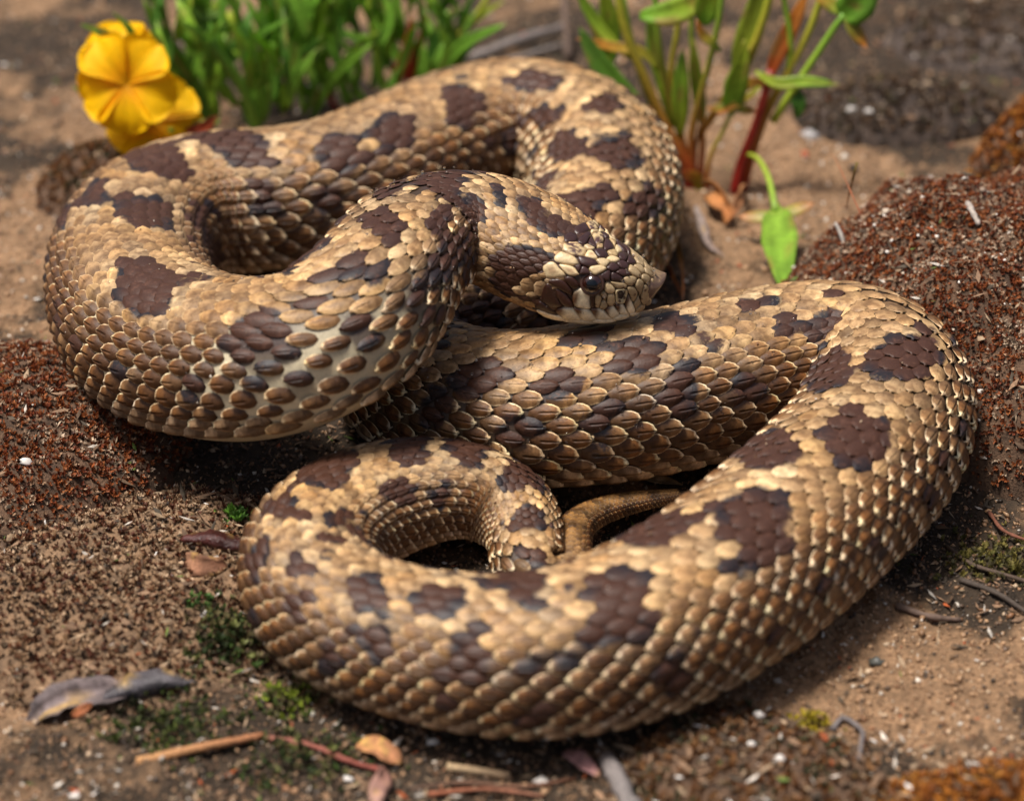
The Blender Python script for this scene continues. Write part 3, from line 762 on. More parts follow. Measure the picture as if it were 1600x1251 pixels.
for poly, c, kind, seed in head_plates():
    if kind == 'e':
        s0, t0 = SLEN - seed[0], seed[1]
        pos = surf(s0, t0, -.085); nrm = unit(surf(s0, t0, .2) - surf(s0, t0, 0))
        T0, U0 = sect(s0)[1], sect(s0)[2]
        la, lo = np.meshgrid(np.linspace(0, pi, 19), np.linspace(0, 2 * pi, 33)[:-1], indexing='ij')
        e1 = unit(np.cross(nrm, U0)); e2 = np.cross(nrm, e1)
        def ball(r, amax):
            la, lo = np.meshgrid(np.linspace(0, amax, 19), np.linspace(0, 2 * pi, 33)[:-1], indexing='ij')
            X = pos + r * ((np.sin(la) * np.cos(lo))[..., None] * e1 + (np.sin(la) * np.sin(lo))[..., None] * e2 + np.cos(la)[..., None] * nrm)
            i_ = np.arange(18)[:, None]; j_ = np.arange(32)[None]
            return X.reshape(-1, 3), np.stack([i_ * 32 + j_, i_ * 32 + (j_ + 1) % 32, (i_ + 1) * 32 + (j_ + 1) % 32, (i_ + 1) * 32 + j_], -1).reshape(-1, 4)
        X, F = ball(.245, pi)
        eye = mesh('eye', X, F, M_EYE, snake, origin=pos)
        X, F = ball(.2478, .5)
        pu = mesh('pupil', X, F, M_PUPIL, eye, origin=pos)
        # fleshy rim of the socket
        A_, B_ = np.meshgrid(np.linspace(0, 2 * pi, 33)[:-1], np.linspace(0, 2 * pi, 9)[:-1], indexing='ij')
        rad = .225 + .045 * np.cos(B_)
        X = pos + (np.cos(A_) * rad)[..., None] * e1 + (np.sin(A_) * rad)[..., None] * e2 + (.085 + .045 * np.sin(B_))[..., None] * nrm
        i_ = np.arange(32)[:, None]; j_ = np.arange(8)[None]
        F = np.stack([i_ * 8 + j_, i_ * 8 + (j_ + 1) % 8, ((i_ + 1) % 32) * 8 + (j_ + 1) % 8, ((i_ + 1) % 32) * 8 + j_], -1).reshape(-1, 4)
        mesh('eyelid', X.reshape(-1, 3), F, M_HEAD, snake, col=np.tile((.05, .022, .015), (256, 1)))
        continue
    V, F, col = plate_mesh(poly, kind, seed)
    o = mesh('nostril' if kind == 'n' else ('lip_plate' if kind == 'w' else 'head_plate'), V, F, M_SPOT if kind in 'sn' else M_HEAD, snake, col=col, origin=V.mean(0))

# upturned digging plate on the tip of the snout: top runs straight out to a point, front face slants back under it to the lip
_s0 = SLEN - SNOUT_X
_P0, _T0, _U0, _B0 = sect(_s0)
_T0 = unit(_T0 - _U0 * (_T0 @ _U0) * .0)
_a0, _bt0, _bb0 = _P0[3] + .03, _P0[4] + .03, _P0[5] + .02
nk, nq = 12, 32
_k, _a = np.meshgrid(np.linspace(0, 1, nk), np.linspace(-pi, pi, nq + 1)[:-1], indexing='ij')
_top = _bt0 * (1 - _k) + SNOUT_UP * _k + .05 * np.sin(pi * _k) * -1
_bot = -_bb0 * (1 - _k ** 1.05) + (SNOUT_UP - .09) * _k ** 1.05
_w = _a0 * (1 - _k ** 1.9) ** .9 + .03
_mid = .62 * _top + .38 * _bot
_cx, _cz = np.sin(_a), np.cos(_a)
_e = 1.0 + .35 * sstep(0, .5, _k)
_ex = np.sign(_cx) * np.abs(_cx) ** _e; _ez = np.sign(_cz) * np.abs(_cz) ** _e
_z = _mid + np.where(_ez > 0, (_top - _mid) * _ez, (_mid - _bot) * _ez)
V = _P0[:3] + _T0 * (_k * SNOUT_L - .02)[..., None] + _B0 * (_w * _ex)[..., None] + _U0 * _z[..., None]
V = V - (_T0 * .05 + 0) * ((_k == 0)[..., None])
i_ = np.arange(nk - 1)[:, None]; j_ = np.arange(nq)[None]
F = np.stack([i_ * nq + j_, i_ * nq + (j_ + 1) % nq, (i_ + 1) * nq + (j_ + 1) % nq, (i_ + 1) * nq + j_], -1).reshape(-1, 4)
T = np.stack([(nk - 1) * nq + np.arange(nq), (nk - 1) * nq + (np.arange(nq) + 1) % nq, np.full(nq, nk * nq)], -1)
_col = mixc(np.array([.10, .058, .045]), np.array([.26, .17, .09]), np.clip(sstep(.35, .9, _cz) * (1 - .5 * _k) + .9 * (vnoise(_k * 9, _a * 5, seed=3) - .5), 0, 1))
V = np.vstack([V.reshape(-1, 3), V[-1].mean(0)])
tag(mesh('snout_plate', V, [F, T], M_HEAD, snake, col=np.vstack([_col.reshape(-1, 3), _col[-1].mean(0)])), 'pointed upturned grey brown plate on the snout')

# ------------------------------------------------------------------ plants
M_LEAF = attr_material('green_leaf', rough=.42, vary=.22, scale=700, bump=.25, dist=.0004, spec=.4, transl=.40)
M_STEM = attr_material('plant_stem', rough=.45, vary=.25, scale=900, bump=.2, dist=.0003, spec=.45, transl=.10)
M_PETAL = attr_material('yellow_petal', rough=.55, vary=.08, scale=500, bump=.25, dist=.0004, spec=.2, transl=.5)
M_DEAD = attr_material('dead_plant_matter', rough=.75, vary=.4, scale=900, bump=.6, dist=.0005, spec=.3)

def onp(u, v, y):
    """Point at depth y (cm) that pixel (u, v) looks at."""
    d = FWD * FPX + np.array([1.0, 0, 0]) * (u - 800) + UPV * (625.5 - v)
    return CAM + d * ((y - CAM[1]) / d[1])

def curve(pts, n):
    pts = np.asarray(pts, float)
    if len(pts) == 2:
        return pts[0] + (pts[1] - pts[0]) * np.linspace(0, 1, n)[:, None]
    t = np.concatenate([[0], np.cumsum(np.linalg.norm(np.diff(pts, axis=0), axis=1))])
    P = np.stack([pts[:, k] for k in range(3)], -1)
    x = np.linspace(0, t[-1], n)
    i = np.clip(np.searchsorted(t, x) - 1, 0, len(t) - 2)
    tang = np.gradient(P, t, axis=0)
    h = (t[i + 1] - t[i])[:, None]; s = ((x - t[i])[:, None]) / h
    return (2 * s**3 - 3 * s**2 + 1) * P[i] + (s**3 - 2 * s**2 + s) * h * tang[i] + (-2 * s**3 + 3 * s**2) * P[i + 1] + (s**3 - s**2) * h * tang[i + 1]

def ribbon(pts, width, c0, c1, face=None, fold=.25, n=14, prof=None, rib=None, curl=0.0, thick=.018):
    """Leaf blade along pts: closed thin solid, 5 points across, folded along the midrib. Returns V, F, C."""
    P = curve(pts, n); t = np.linspace(0, 1, n)
    T = unit(np.gradient(P, axis=0))
    f = np.array([0, -1, .5]) if face is None else np.asarray(face, float)
    S = unit(np.cross(T, unit(f))); N = np.cross(S, T)
    w = width * (np.interp(t, *prof) if prof is not None else np.sin(pi * np.clip(t * .94 + .06, 0, 1)) ** .75)
    q = np.array([-1, -.5, 0, .5, 1])
    up = fold * np.abs(q)[None] * w[:, None] + curl * (q * q)[None] * w[:, None]
    base = P[:, None] + S[:, None] * (q[None] * w[:, None])[..., None] * .5 + N[:, None] * up[..., None] * .5
    th = thick * np.clip(w / max(width, 1e-6) + .15, 0, 1)
    V = np.concatenate([(base + N[:, None] * th[:, None, None] * .5).reshape(-1, 3), (base - N[:, None] * th[:, None, None] * .5).reshape(-1, 3)])
    i = np.arange(n - 1)[:, None]; j = np.arange(4)[None]
    A = np.stack([i * 5 + j, i * 5 + j + 1, (i + 1) * 5 + j + 1, (i + 1) * 5 + j], -1).reshape(-1, 4)
    m = n * 5
    k = np.arange(n - 1)
    E1 = np.stack([k * 5, (k + 1) * 5, (k + 1) * 5 + m, k * 5 + m], -1); E2 = np.stack([k * 5 + 4, k * 5 + 4 + m, (k + 1) * 5 + 4 + m, (k + 1) * 5 + 4], -1)
    jj = np.arange(4); l = (n - 1) * 5
    E3 = np.stack([jj, jj + m, jj + 1 + m, jj + 1], -1); E4 = np.stack([l + jj, l + jj + 1, l + jj + 1 + m, l + jj + m], -1)
    F = np.concatenate([A, A[:, ::-1] + m, E1, E2, E3, E4])
    C = np.asarray(c0) * (1 - t)[:, None] + np.asarray(c1) * t[:, None]
    C = np.repeat(C[:, None], 5, 1)
    C[:, 2] *= 1.25 if rib is None else rib
    _o = rng.uniform(0, 90)
    _bl = vnoise(np.linspace(0, 6, n)[:, None] + _o, q[None] * 1.5 + _o, seed=7)
    C = C * (.72 + .56 * _bl)[..., None]
    C = mixc(C, np.array([.36, .22, .06]), np.clip(.8 * sstep(.78, .95, _bl) + .5 * sstep(.88, 1.0, t)[:, None] * (_bl > .5), 0, 1)) if width > .14 else C
    C = np.clip(C * rng.normal(1, .07, (n, 5, 1)), .003, .95)
    return V, F, np.concatenate([C.reshape(-1, 3)] * 2)

def tube(pts, r0, r1, c0, c1, n=12, sides=8, wob=0.0):
    P = curve(pts, n); T = unit(np.gradient(P, axis=0))
    ref = np.where(np.abs(T[:, 2:3]) > .9, np.array([[1.0, 0, 0]]), np.array([[0, 0, 1.0]]))
    S = unit(np.cross(T, ref)); N = np.cross(S, T)
    a = np.linspace(0, 2 * pi, sides, endpoint=False)
    r = (np.linspace(r0, r1, n) * (1 + wob * rng.normal(size=n)))[:, None]
    V = P[:, None] + (np.cos(a)[None] * r)[..., None] * S[:, None] + (np.sin(a)[None] * r)[..., None] * N[:, None]
    i = np.arange(n - 1)[:, None]; j = np.arange(sides)[None]
    F = np.stack([i * sides + j, (i + 1) * sides + j, (i + 1) * sides + (j + 1) % sides, i * sides + (j + 1) % sides], -1).reshape(-1, 4)
    V = np.vstack([V.reshape(-1, 3), P[0], P[-1]])
    k = np.arange(sides)
    caps = np.concatenate([np.stack([k, (k + 1) % sides, np.full(sides, len(V) - 2)], -1), np.stack([(n - 1) * sides + (k + 1) % sides, (n - 1) * sides + k, np.full(sides, len(V) - 1)], -1)])
    t = np.linspace(0, 1, n)[:, None] ** (1.0 if c0[0] < 2 * c0[1] else 1.0)
    C = np.repeat((np.asarray(c0) * (1 - t) + np.asarray(c1) * t)[:, None], sides, 1).reshape(-1, 3)
    return V, [F, caps], np.vstack([C, C[:1], C[-1:]])

def joined(parts):
    V, F, C, o = [], {3: [], 4: []}, [], 0
    for v, f, c in parts:
        for g in (f if isinstance(f, list) else [f]):
            F[g.shape[1]].append(g + o)
        V.append(v); C.append(c); o += len(v)
    return np.vstack(V), [np.concatenate(x) for x in F.values() if x], np.vstack(C)

def part(name, shape, mat, parent):
    V, F, C = shape
    return mesh(name, V, F, mat, parent, col=C, origin=V[0] if parent is not None else None)

GREEN, YGREEN, DGREEN, RED, ORANGE = (.19, .40, .035), (.38, .44, .035), (.09, .23, .028), (.34, .016, .012), (.60, .17, .03)
HAST = ([0, .06, .14, .2, .45, .75, .92, 1], [.18, .25, .75, .85, 1.0, .62, .3, .04])

def sorrel_leaf(pts, width, c0, c1, lobe=True, face=None):
    """Arrow-shaped blade with two spreading lobes at its base."""
    sh = [ribbon(pts, width, c0, c1, face, fold=.3, prof=HAST, n=16)]
    if lobe:
        P = curve(pts, 16); T = unit(P[3] - P[0]); f = np.array([0, -1, .5]) if face is None else np.asarray(face, float)
        S = unit(np.cross(T, unit(f)))
        for sg in (-1, 1):
            b = P[2]
            sh.append(ribbon([b, b + (S * sg * .55 - T * .12) * width, b + (S * sg * 1.05 - T * .22) * width + np.array([0, 0, .05])], width * .38, c0, np.array(ORANGE) * .8, face, fold=.15, n=8))
    return joined(sh)

def sorrel(label, base_px, depth, items):
    b = at(*base_px); b[2] = hgt(b[0], b[1])
    g = tag(empty('sorrel_plant', b), label, 'plant')
    for kind, px, w, c0, c1 in items:
        pts = [onp(u, v, b[1] + dy) for u, v, dy in px]
        if pts[0][2] < .4: pts[0][2] = hgt(pts[0][0], pts[0][1]) - .1
        if kind == 'stem': part('stem', tube(pts, w * 1.2, w * .9, c0, c1), M_STEM, g)
        elif kind == 'leaf': part('leaf', sorrel_leaf(pts, w * 1.1, c0, c1), M_LEAF, g)
        elif kind == 'blade': part('leaf', ribbon(pts, w * 1.2, c0, c1, fold=.3), M_LEAF, g)
    return g

sorrel('leafy sorrel clump with red stem bases just behind the right rear coil', (1075, 285), 0, [
 ('stem', [(1078, 285, 0), (1068, 250, 0), (1045, 208, .1), (1010, 130, .2), (975, 40, .3), (962, -40, .4)], .13, RED, YGREEN),
 ('stem', [(1085, 280, .2), (1065, 215, .4), (1045, 150, .5), (1030, 70, .6), (1022, -30, .7)], .09, RED, GREEN),
 ('stem', [(1090, 283, -.1), (1080, 215, -.1), (1100, 130, -.2), (1120, 50, -.3), (1132, -40, -.3)], .09, RED, GREEN),
 ('stem', [(1082, 278, 0), (1085, 225, 0), (1125, 165, 0), (1160, 110, 0), (1190, 40, 0), (1212, -40, 0)], .12, RED, YGREEN),
 ('stem', [(1070, 270, .5), (1035, 200, .7), (1005, 130, .8), (985, 60, .9), (970, -20, 1.0)], .10, (.25, .06, .02), GREEN),
 ('stem', [(1103, 282, -.2), (1112, 240, -.3), (1130, 205, -.4), (1142, 178, -.4)], .065, RED, YGREEN),
 ('leaf', [(1142, 182, -.4), (1148, 140, -.5), (1160, 95, -.6), (1163, 62, -.6)], .62, GREEN, YGREEN),
 ('blade', [(1062, 215, .1), (1063, 150, .1), (1066, 75, .2)], .42, YGREEN, GREEN),
 ('blade', [(1010, 172, .3), (970, 140, .5), (930, 90, .6), (905, 42, .7)], .52, GREEN, (.10, .22, .03)),
 ('blade', [(985, 92, .8), (950, 60, 1.0), (915, 10, 1.1), (895, -30, 1.1)], .30, YGREEN, GREEN),
 ('blade', [(1000, 25, .4), (1045, 22, .2), (1085, 5, 0), (1110, -20, 0)], .60, GREEN, YGREEN),
 ('blade', [(1150, 130, 0), (1162, 80, .1), (1180, 20, .2), (1190, -40, .2)], .62, YGREEN, (.20, .26, .03)),
 ('blade', [(1125, 80, -.3), (1115, 70, -.4), (1098, 55, -.4), (1088, 30, -.4)], .22, GREEN, ORANGE),
 ('blade', [(1030, 110, .6), (1000, 80, .7), (965, 75, .8), (900, 60, .8)], .26, YGREEN, ORANGE),
 ('stem', [(1088, 280, .6), (1060, 200, .8), (1048, 120, 1.0), (1060, 40, 1.1), (1066, -30, 1.1)], .09, RED, YGREEN),
 ('stem', [(1094, 282, .3), (1098, 200, .5), (1088, 120, .6), (1080, 40, .7), (1090, -30, .7)], .08, (.4, .05, .02), GREEN),
 ('stem', [(1072, 278, .9), (1020, 190, 1.2), (960, 110, 1.4), (930, 50, 1.5), (905, -20, 1.5)], .09, (.4, .05, .02), YGREEN),
 ('blade', [(1052, 200, .9), (1036, 130, 1.0), (1020, 70, 1.1), (1012, 10, 1.1)], .36, YGREEN, GREEN),
 ('blade', [(1098, 200, .5), (1092, 150, .5), (1085, 100, .5), (1083, 60, .5)], .34, GREEN, YGREEN),
 ('blade', [(950, 110, 1.4), (955, 60, 1.4), (948, 10, 1.4), (940, -30, 1.4)], .46, GREEN, YGREEN),
 ('blade', [(1130, 165, .3), (1150, 140, .3), (1185, 130, .2), (1210, 140, .1)], .30, YGREEN, ORANGE),
 ('blade', [(1100, 40, -.1), (1105, 10, -.1), (1115, -30, -.2)], .6, GREEN, YGREEN),
 ('blade', [(1098, 285, -.3), (1085, 277, -.5), (1070, 272, -.7), (1058, 268, -.8)], .28, YGREEN, (.40, .04, .02)),
])
sorrel('sorrel plant with bright red stems and an orange leaf, right of the larger clump', (1160, 290), 0, [
 ('stem', [(1147, 292, 0), (1158, 255, 0), (1178, 205, 0), (1195, 150, 0), (1205, 110, .1)], .13, RED, (.28, .035, .02)),
 ('stem', [(1160, 288, .2), (1180, 225, .2), (1205, 160, .2), (1235, 105, .2), (1268, 40, .3), (1292, -30, .3)], .11, RED, YGREEN),
 ('stem', [(1208, 190, .1), (1240, 140, 0), (1280, 80, -.1), (1318, 22, -.2)], .10, YGREEN, GREEN),
 ('stem', [(1232, 118, .2), (1235, 60, .2), (1225, 0, .3), (1222, -40, .3)], .08, YGREEN, GREEN),
 ('blade', [(1198, 130, .1), (1215, 85, .2), (1240, 35, .3), (1262, -15, .4)], .40, (.40, .06, .015), (.62, .26, .04)),
 ('leaf', [(1312, 32, -.2), (1340, 5, -.3), (1370, -40, -.4)], .95, GREEN, (.11, .24, .03)),
 ('blade', [(1180, 112, 0), (1212, 130, -.2), (1255, 128, -.3), (1312, 132, -.4)], .30, YGREEN, GREEN),
 ('blade', [(1238, 135, .1), (1245, 150, 0), (1248, 170, -.1), (1243, 186, -.1)], .34, DGREEN, DGREEN),
 ('blade', [(1188, 135, -.1), (1170, 150, -.2), (1135, 172, -.3), (1118, 178, -.3)], .18, YGREEN, ORANGE),
])
# the single leaf hanging over the sand towards the red moss
_b = at(1168, 285); _b[2] = hgt(_b[0], _b[1])
_g = tag(empty('sorrel_leaf', _b), 'single pale green arrow shaped leaf drooping against the red moss', 'leaf')
_y = _b[1]
_h = lambda u, v, h: at(u, v, h)
part('stalk', tube([_h(1164, 240, .9), _h(1184, 248, 1.35), _h(1202, 282, 1.4), _h(1212, 330, 1.1)], .06, .10, YGREEN, (.22, .35, .04)), M_STEM, _g)
part('blade', sorrel_leaf([_h(1211, 318, 1.15), _h(1216, 350, 1.0), _h(1221, 400, .9), _h(1226, 458, .75)], .98, (.26, .42, .045), (.20, .38, .035), face=(-.25, -.7, 1.0)), M_LEAF, _g)

# green clumps behind the rear coil
def clump(label, base_px, spots, seed, spread, n_small):
    global rng
    b = at(*base_px); b[2] = hgt(b[0], b[1])
    g = tag(empty('leafy_plant', b), label, 'plant')
    for px, w, c0, c1, kind in spots:
        pts = [onp(u, v, b[1] + dy) for u, v, dy in px]
        if pts[0][2] < .6: pts[0][2] = hgt(pts[0][0], pts[0][1]) - .1
        if kind == 's': part('stem', tube(pts, w * 1.2, w * .95, c0, c1), M_STEM, g)
        else: part('leaf', ribbon(pts, w * 1.3, c0, c1, fold=.3), M_LEAF, g)
    for k in range(n_small):
        u, v, dy = spread[0] + rng.random() * (spread[1] - spread[0]), spread[2] + rng.random() ** .8 * (spread[3] - spread[2]), rng.uniform(-1.2, 2.2)
        p0 = onp(u, v, b[1] + dy); L = rng.uniform(.8, 1.9); a = rng.uniform(-1.1, 1.1)
        a *= .5; L *= rng.uniform(1.1, 2.0)
        d = np.array([math.sin(a), rng.uniform(-.35, .25), math.cos(a)])
        c = np.array([GREEN, DGREEN, (.15, .34, .035), (.23, .45, .045), (.27, .46, .035)][rng.integers(5)])
        bend = np.array([rng.normal(0, .25), rng.normal(0, .2), 0]) * L
        part('leaf', ribbon([p0, p0 + d * L * .5, p0 + d * L * .95 + bend], rng.uniform(.18, .38), c * .9, c * 1.15, fold=.35, n=8), M_LEAF, g)
    return g

clump('dense green leafy clump between the yellow flowers and the rear coil', (370, 205), [
 ([(335, 205, .2), (290, 112, 0), (255, 60, -.1), (222, -5, -.2)], .42, DGREEN, GREEN, 'l'),
 ([(405, 215, 0), (375, 130, -.2), (330, 70, -.4), (279, -20, -.5)], .15, GREEN, (.12, .24, .03), 's'),
 ([(400, 205, .3), (390, 128, .3), (375, 70, .2), (358, 20, .2)], .11, GREEN, YGREEN, 's'),
 ([(395, 200, .2), (410, 105, .1), (440, 50, 0), (462, -20, 0)], .13, GREEN, GREEN, 's'),
 ([(430, 95, .1), (440, 60, -.1), (452, 20, -.2), (468, -25, -.2)], .42, GREEN, (.06, .17, .02), 'l'),
 ([(300, 130, 0), (268, 90, -.2), (250, 60, -.3), (235, 52, -.4)], .30, (.12, .24, .03), GREEN, 'l'),
 ([(345, 20, -.4), (320, 25, -.5), (295, 10, -.6), (275, 12, -.6)], .25, (.18, .30, .05), GREEN, 'l'),
], 1, (240, 490, 20, 200), 90)
clump('tall green stems with a red orange leaf behind the rear coil', (560, 170), [
 ([(580, 175, 0), (540, 115, -.1), (500, 60, -.2), (470, 0, -.3)], .10, GREEN, GREEN, 's'),
 ([(610, 165, .2), (592, 105, .1), (582, 50, .1), (577, -30, .1)], .10, GREEN, YGREEN, 's'),
 ([(545, 170, .4), (530, 105, .3), (520, 40, .3), (528, -30, .3)], .12, GREEN, GREEN, 's'),
 ([(655, 170, .5), (690, 90, .5), (740, 30, .5), (775, -20, .5)], .09, (.25, .06, .02), YGREEN, 's'),
 ([(612, 168, 0), (618, 130, 0), (636, 85, -.1), (642, 25, -.1)], .34, (.34, .05, .015), (.58, .14, .03), 'l'),
 ([(650, 165, .3), (640, 120, .3), (655, 70, .3), (668, 20, .3)], .22, RED, (.42, .07, .02), 'l'),
 ([(530, 170, -.2), (515, 150, -.3), (505, 120, -.3)], .14, RED, RED, 'l'),
 ([(690, 140, .8), (700, 85, .8), (730, 40, .8), (790, 0, .8)], .30, GREEN, YGREEN, 'l'),
 ([(700, 150, 1), (685, 90, 1), (690, 40, 1), (680, -20, 1)], .26, GREEN, GREEN, 'l'),
], 2, (430, 730, -10, 165), 100)

# ---- yellow flowers
def blossom(plant, c, normal, size, roll, tone=1.0, cup=.25):
    n = unit(normal); e1 = unit(np.cross(n, np.array([0, 0, 1.0]))); e2 = np.cross(e1, n) * -1
    Y0, Y1 = np.array([.94, .46, .004]) * tone, np.array([1.0, .66, .004]) * tone
    b = part('blossom', tube([c - n * 1.1, c - n * .5, c - n * .02], .07, .20 * size, (.12, .22, .03), Y0 * .8, n=8, sides=10), M_PETAL, plant)
    for k in range(5):
        a = roll + 2 * pi * k / 5 + rng.normal(0, .05)
        d = math.cos(a) * e1 + math.sin(a) * e2; L = 1.12 * size * rng.normal(1, .05)
        s = np.cross(n, d)
        nu, nv = 13, 11
        t = np.linspace(0, 1, nu)[:, None]; q = np.linspace(-1, 1, nv)[None]
        w = 1.14 * size * np.interp(t, [0, .12, .35, .55, .72, .86, .95, 1], [.12, .24, .58, .90, 1.0, .86, .56, .22])
        notch = .04 * L * np.exp(-(q / .25) ** 2) * sstep(.8, 1, t)
        h = cup * L * np.sin(t * pi * .8) * .45 - .16 * L * t ** 3 + .16 * w * q * q - .03 * size * np.cos(q * 9) * t + .02 * size * (vnoise(t * 4 + k, q * 3 + 7, seed=int(91 + k)) - .5)
        X = c + d * (t * L - notch)[..., None] + s * (q * w * .55)[..., None] + n * (h + .015 * k)[..., None]
        Vt = np.concatenate([X.reshape(-1, 3), (X - n * .02).reshape(-1, 3)])
        i = np.arange(nu - 1)[:, None]; j = np.arange(nv - 1)[None]
        A = np.stack([i * nv + j, i * nv + j + 1, (i + 1) * nv + j + 1, (i + 1) * nv + j], -1).reshape(-1, 4)
        C = mixc(Y0, Y1, sstep(.05, .6, t) + 0 * q) * (1 - .18 * sstep(.3, .0, t) * np.array(1.0))[..., None]
        C = C * (1 - .16 * (np.cos(q * 13 + 1.5 * t) > .55) * sstep(0, .3, t) * (1 - .6 * t) - .10 * (vnoise(t * 5 + k * 3, q * 4 + 11, seed=95) - .5))[..., None]
        C = C.reshape(-1, 3)
        mesh('petal', Vt, np.concatenate([A, A[:, ::-1] + nu * nv]), M_PETAL, b, col=np.concatenate([C, C]), origin=c)
    part('throat', tube([c - n * .12, c + n * .03], .11 * size, .07 * size, (.45, .16, .01), (.30, .10, .01), n=4, sides=8), M_PETAL, b)

_fb = at(235, 300); _fb[2] = hgt(_fb[0], _fb[1])
flower = tag(empty('yellow_flower_plant', _fb), 'yellow five petalled flower cluster behind the left coil', 'flower')
_y = _fb[1]
for px, r in (([(240, 300, 0), (235, 240, 0), (215, 180, .2)], .09), ([(245, 300, .3), (262, 240, .2), (268, 200, .2)], .08), ([(238, 300, .5), (215, 200, .8), (195, 110, .9)], .08)):
    part('stem', tube([onp(u, v, _y + d) for u, v, d in px], r, r * .9, (.10, .16, .03), GREEN), M_STEM, flower)
blossom(flower, onp(198, 131, _y - .25), np.array([-.12, -1, .42]), 1.24, .35)
blossom(flower, onp(240, 188, _y + .35), np.array([.25, -1, .55]), 1.22, .05, .95)
blossom(flower, onp(188, 92, _y + .9), np.array([-.1, -.75, .9]), 1.05, .9, .97)
for px, w in (([(215, 150, .6), (240, 110, .7), (246, 60, .7), (232, 45, .7)], .35), ([(190, 110, .9), (165, 55, .9), (125, 38, .8)], .30), ([(200, 100, .9), (205, 50, .9), (175, 18, .9)], .22), ([(190, 160, .5), (140, 148, .4), (112, 135, .3)], .28), ([(280, 200, .4), (320, 195, .3), (345, 188, .2)], .3)):
    part('leaf', ribbon([onp(u, v, _y + d) for u, v, d in px], w, GREEN, (.14, .26, .03), fold=.3), M_LEAF, flower)
part('leaf', ribbon([onp(290, 205, _y + .2), onp(318, 200, _y + .1), onp(340, 180, _y)], .35, (.35, .06, .02), (.25, .05, .02), fold=.5), M_LEAF, flower)

# ------------------------------------------------------------------ litter on the sand
def gp(u, v, h=0.0):
    """Point h above the ground or moss that the photograph's pixel (u, v) shows: first hit along the line of sight."""
    d = FWD * FPX + np.array([1.0, 0, 0]) * (u - 800) + UPV * (625.5 - v); d = d / np.linalg.norm(d)
    t = np.linspace(25, 130, 2100); P = CAM + d * t[:, None]
    k = int(np.argmax(P[:, 2] < top(P[:, 0], P[:, 1]) + h))
    return P[k]

def stick(name, label, cat, px, r0, r1, c0, c1, group=None, wob=.12, sides=7):
    V, F, C = tube([gp(*q) for q in px], r0, r1, c0, c1, n=14, sides=sides, wob=wob)
    return tag(mesh(name, V, F, M_DEAD, col=C, origin=V[0]), label, cat, group)

def crumple(shape, amt=.06, f=4.0):
    V, F, C = shape
    s = rng.uniform(0, 40)
    d = np.stack([fbm(V[:, 0] * f + s + 9 * k, V[:, 1] * f, V[:, 2] * f, seed=int(s) + k, octaves=3) - .5 for k in range(3)], -1)
    return V + d * 2 * amt, F, C * (.6 + .8 * vnoise(V[:, 0] * f * 2, V[:, 1] * f * 2 + s, V[:, 2] * f * 2, seed=3))[:, None]

def scrap(name, label, cat, px, w, c0, c1, fold=.2, curl=0.0, face=(0, -.3, 1), mat=None, group=None, prof=None, rib=1.15):
    V, F, C = crumple(ribbon([gp(*q) for q in px], w, c0, c1, face, fold=fold, curl=curl, n=18, prof=prof, rib=rib, thick=.03), .07)
    return tag(mesh(name, V, F, mat or M_DEAD, col=C, origin=V[0]), label, cat, group)

BLUNT = ([0, .08, .3, .7, .92, 1], [.25, .7, 1, .95, .65, .2])
M_WET = attr_material('wet_dead_leaf', rough=.38, vary=.6, scale=500, bump=.8, dist=.001, spec=.5)
_g = tag(empty('dead_leaf', gp(170, 1100)), 'grey curled dead leaf on the sand at the lower left', 'leaf')
part('blade', crumple(ribbon([gp(42, 1125, .02), gp(85, 1100, .15), gp(140, 1085, .20), gp(200, 1080, .10)], .62, (.12, .095, .095), (.17, .13, .125), (0, -.6, 1), fold=.5, curl=.3, prof=BLUNT, thick=.03, n=22), .14, 2.6), M_DEAD, _g)
part('blade', crumple(ribbon([gp(160, 1092, .15), gp(200, 1078, .35), gp(250, 1062, .35), gp(302, 1066, .05)], .60, (.05, .044, .048), (.09, .08, .085), (0, -1, .8), fold=-.7, curl=-.5, thick=.03, n=20), .10, 3.0), M_WET, _g)
part('torn_edge', ribbon([gp(112, 1118, .1), gp(130, 1108, .25), gp(145, 1098, .3)], .20, (.40, .14, .06), (.34, .12, .05), n=8, thick=.03), M_DEAD, _g)
stick('straw', 'orange dry straw lying at the bottom left', 'straw', [(214, 1190, .05), (300, 1170, .16), (412, 1148, .12)], .105, .075, (.42, .22, .09), (.36, .15, .07), wob=.05)
stick('twig', 'thin reddish dead twig running right from the orange straw', 'twig', [(412, 1152, .08), (490, 1165, .15), (550, 1190, .12), (602, 1204, .05)], .07, .055, (.26, .10, .07), (.20, .05, .035))
scrap('leaf_scrap', 'curled tan leaf scrap below the front coil', 'leaf', [(560, 1158, .08), (590, 1168, .25), (625, 1192, .12)], .42, (.36, .17, .07), (.30, .13, .06), fold=.35, prof=BLUNT)
scrap('leaf_scrap', 'upright pinkish leaf sliver at the bottom edge', 'leaf', [(602, 1200, .35), (594, 1225, .3), (582, 1262, .2)], .38, (.40, .20, .15), (.34, .20, .16), prof=BLUNT, face=(.2, -1, .6))
stick('straw', 'short pale straw below the front coil', 'straw', [(698, 1197, .08), (745, 1203, .1), (796, 1211, .06)], .085, .08, (.42, .30, .17), (.36, .24, .14), wob=.05)
scrap('leaf_scrap', 'small pink leaf flake under the front coil', 'leaf', [(884, 1172, .1), (905, 1185, .2), (936, 1212, .12)], .34, (.36, .20, .19), (.30, .15, .14), prof=BLUNT)
stick('twig', 'thick grey twig end poking up at the bottom edge', 'twig', [(948, 1185, .12), (968, 1222, .18), (992, 1275, .15)], .16, .20, (.22, .19, .18), (.17, .15, .14))
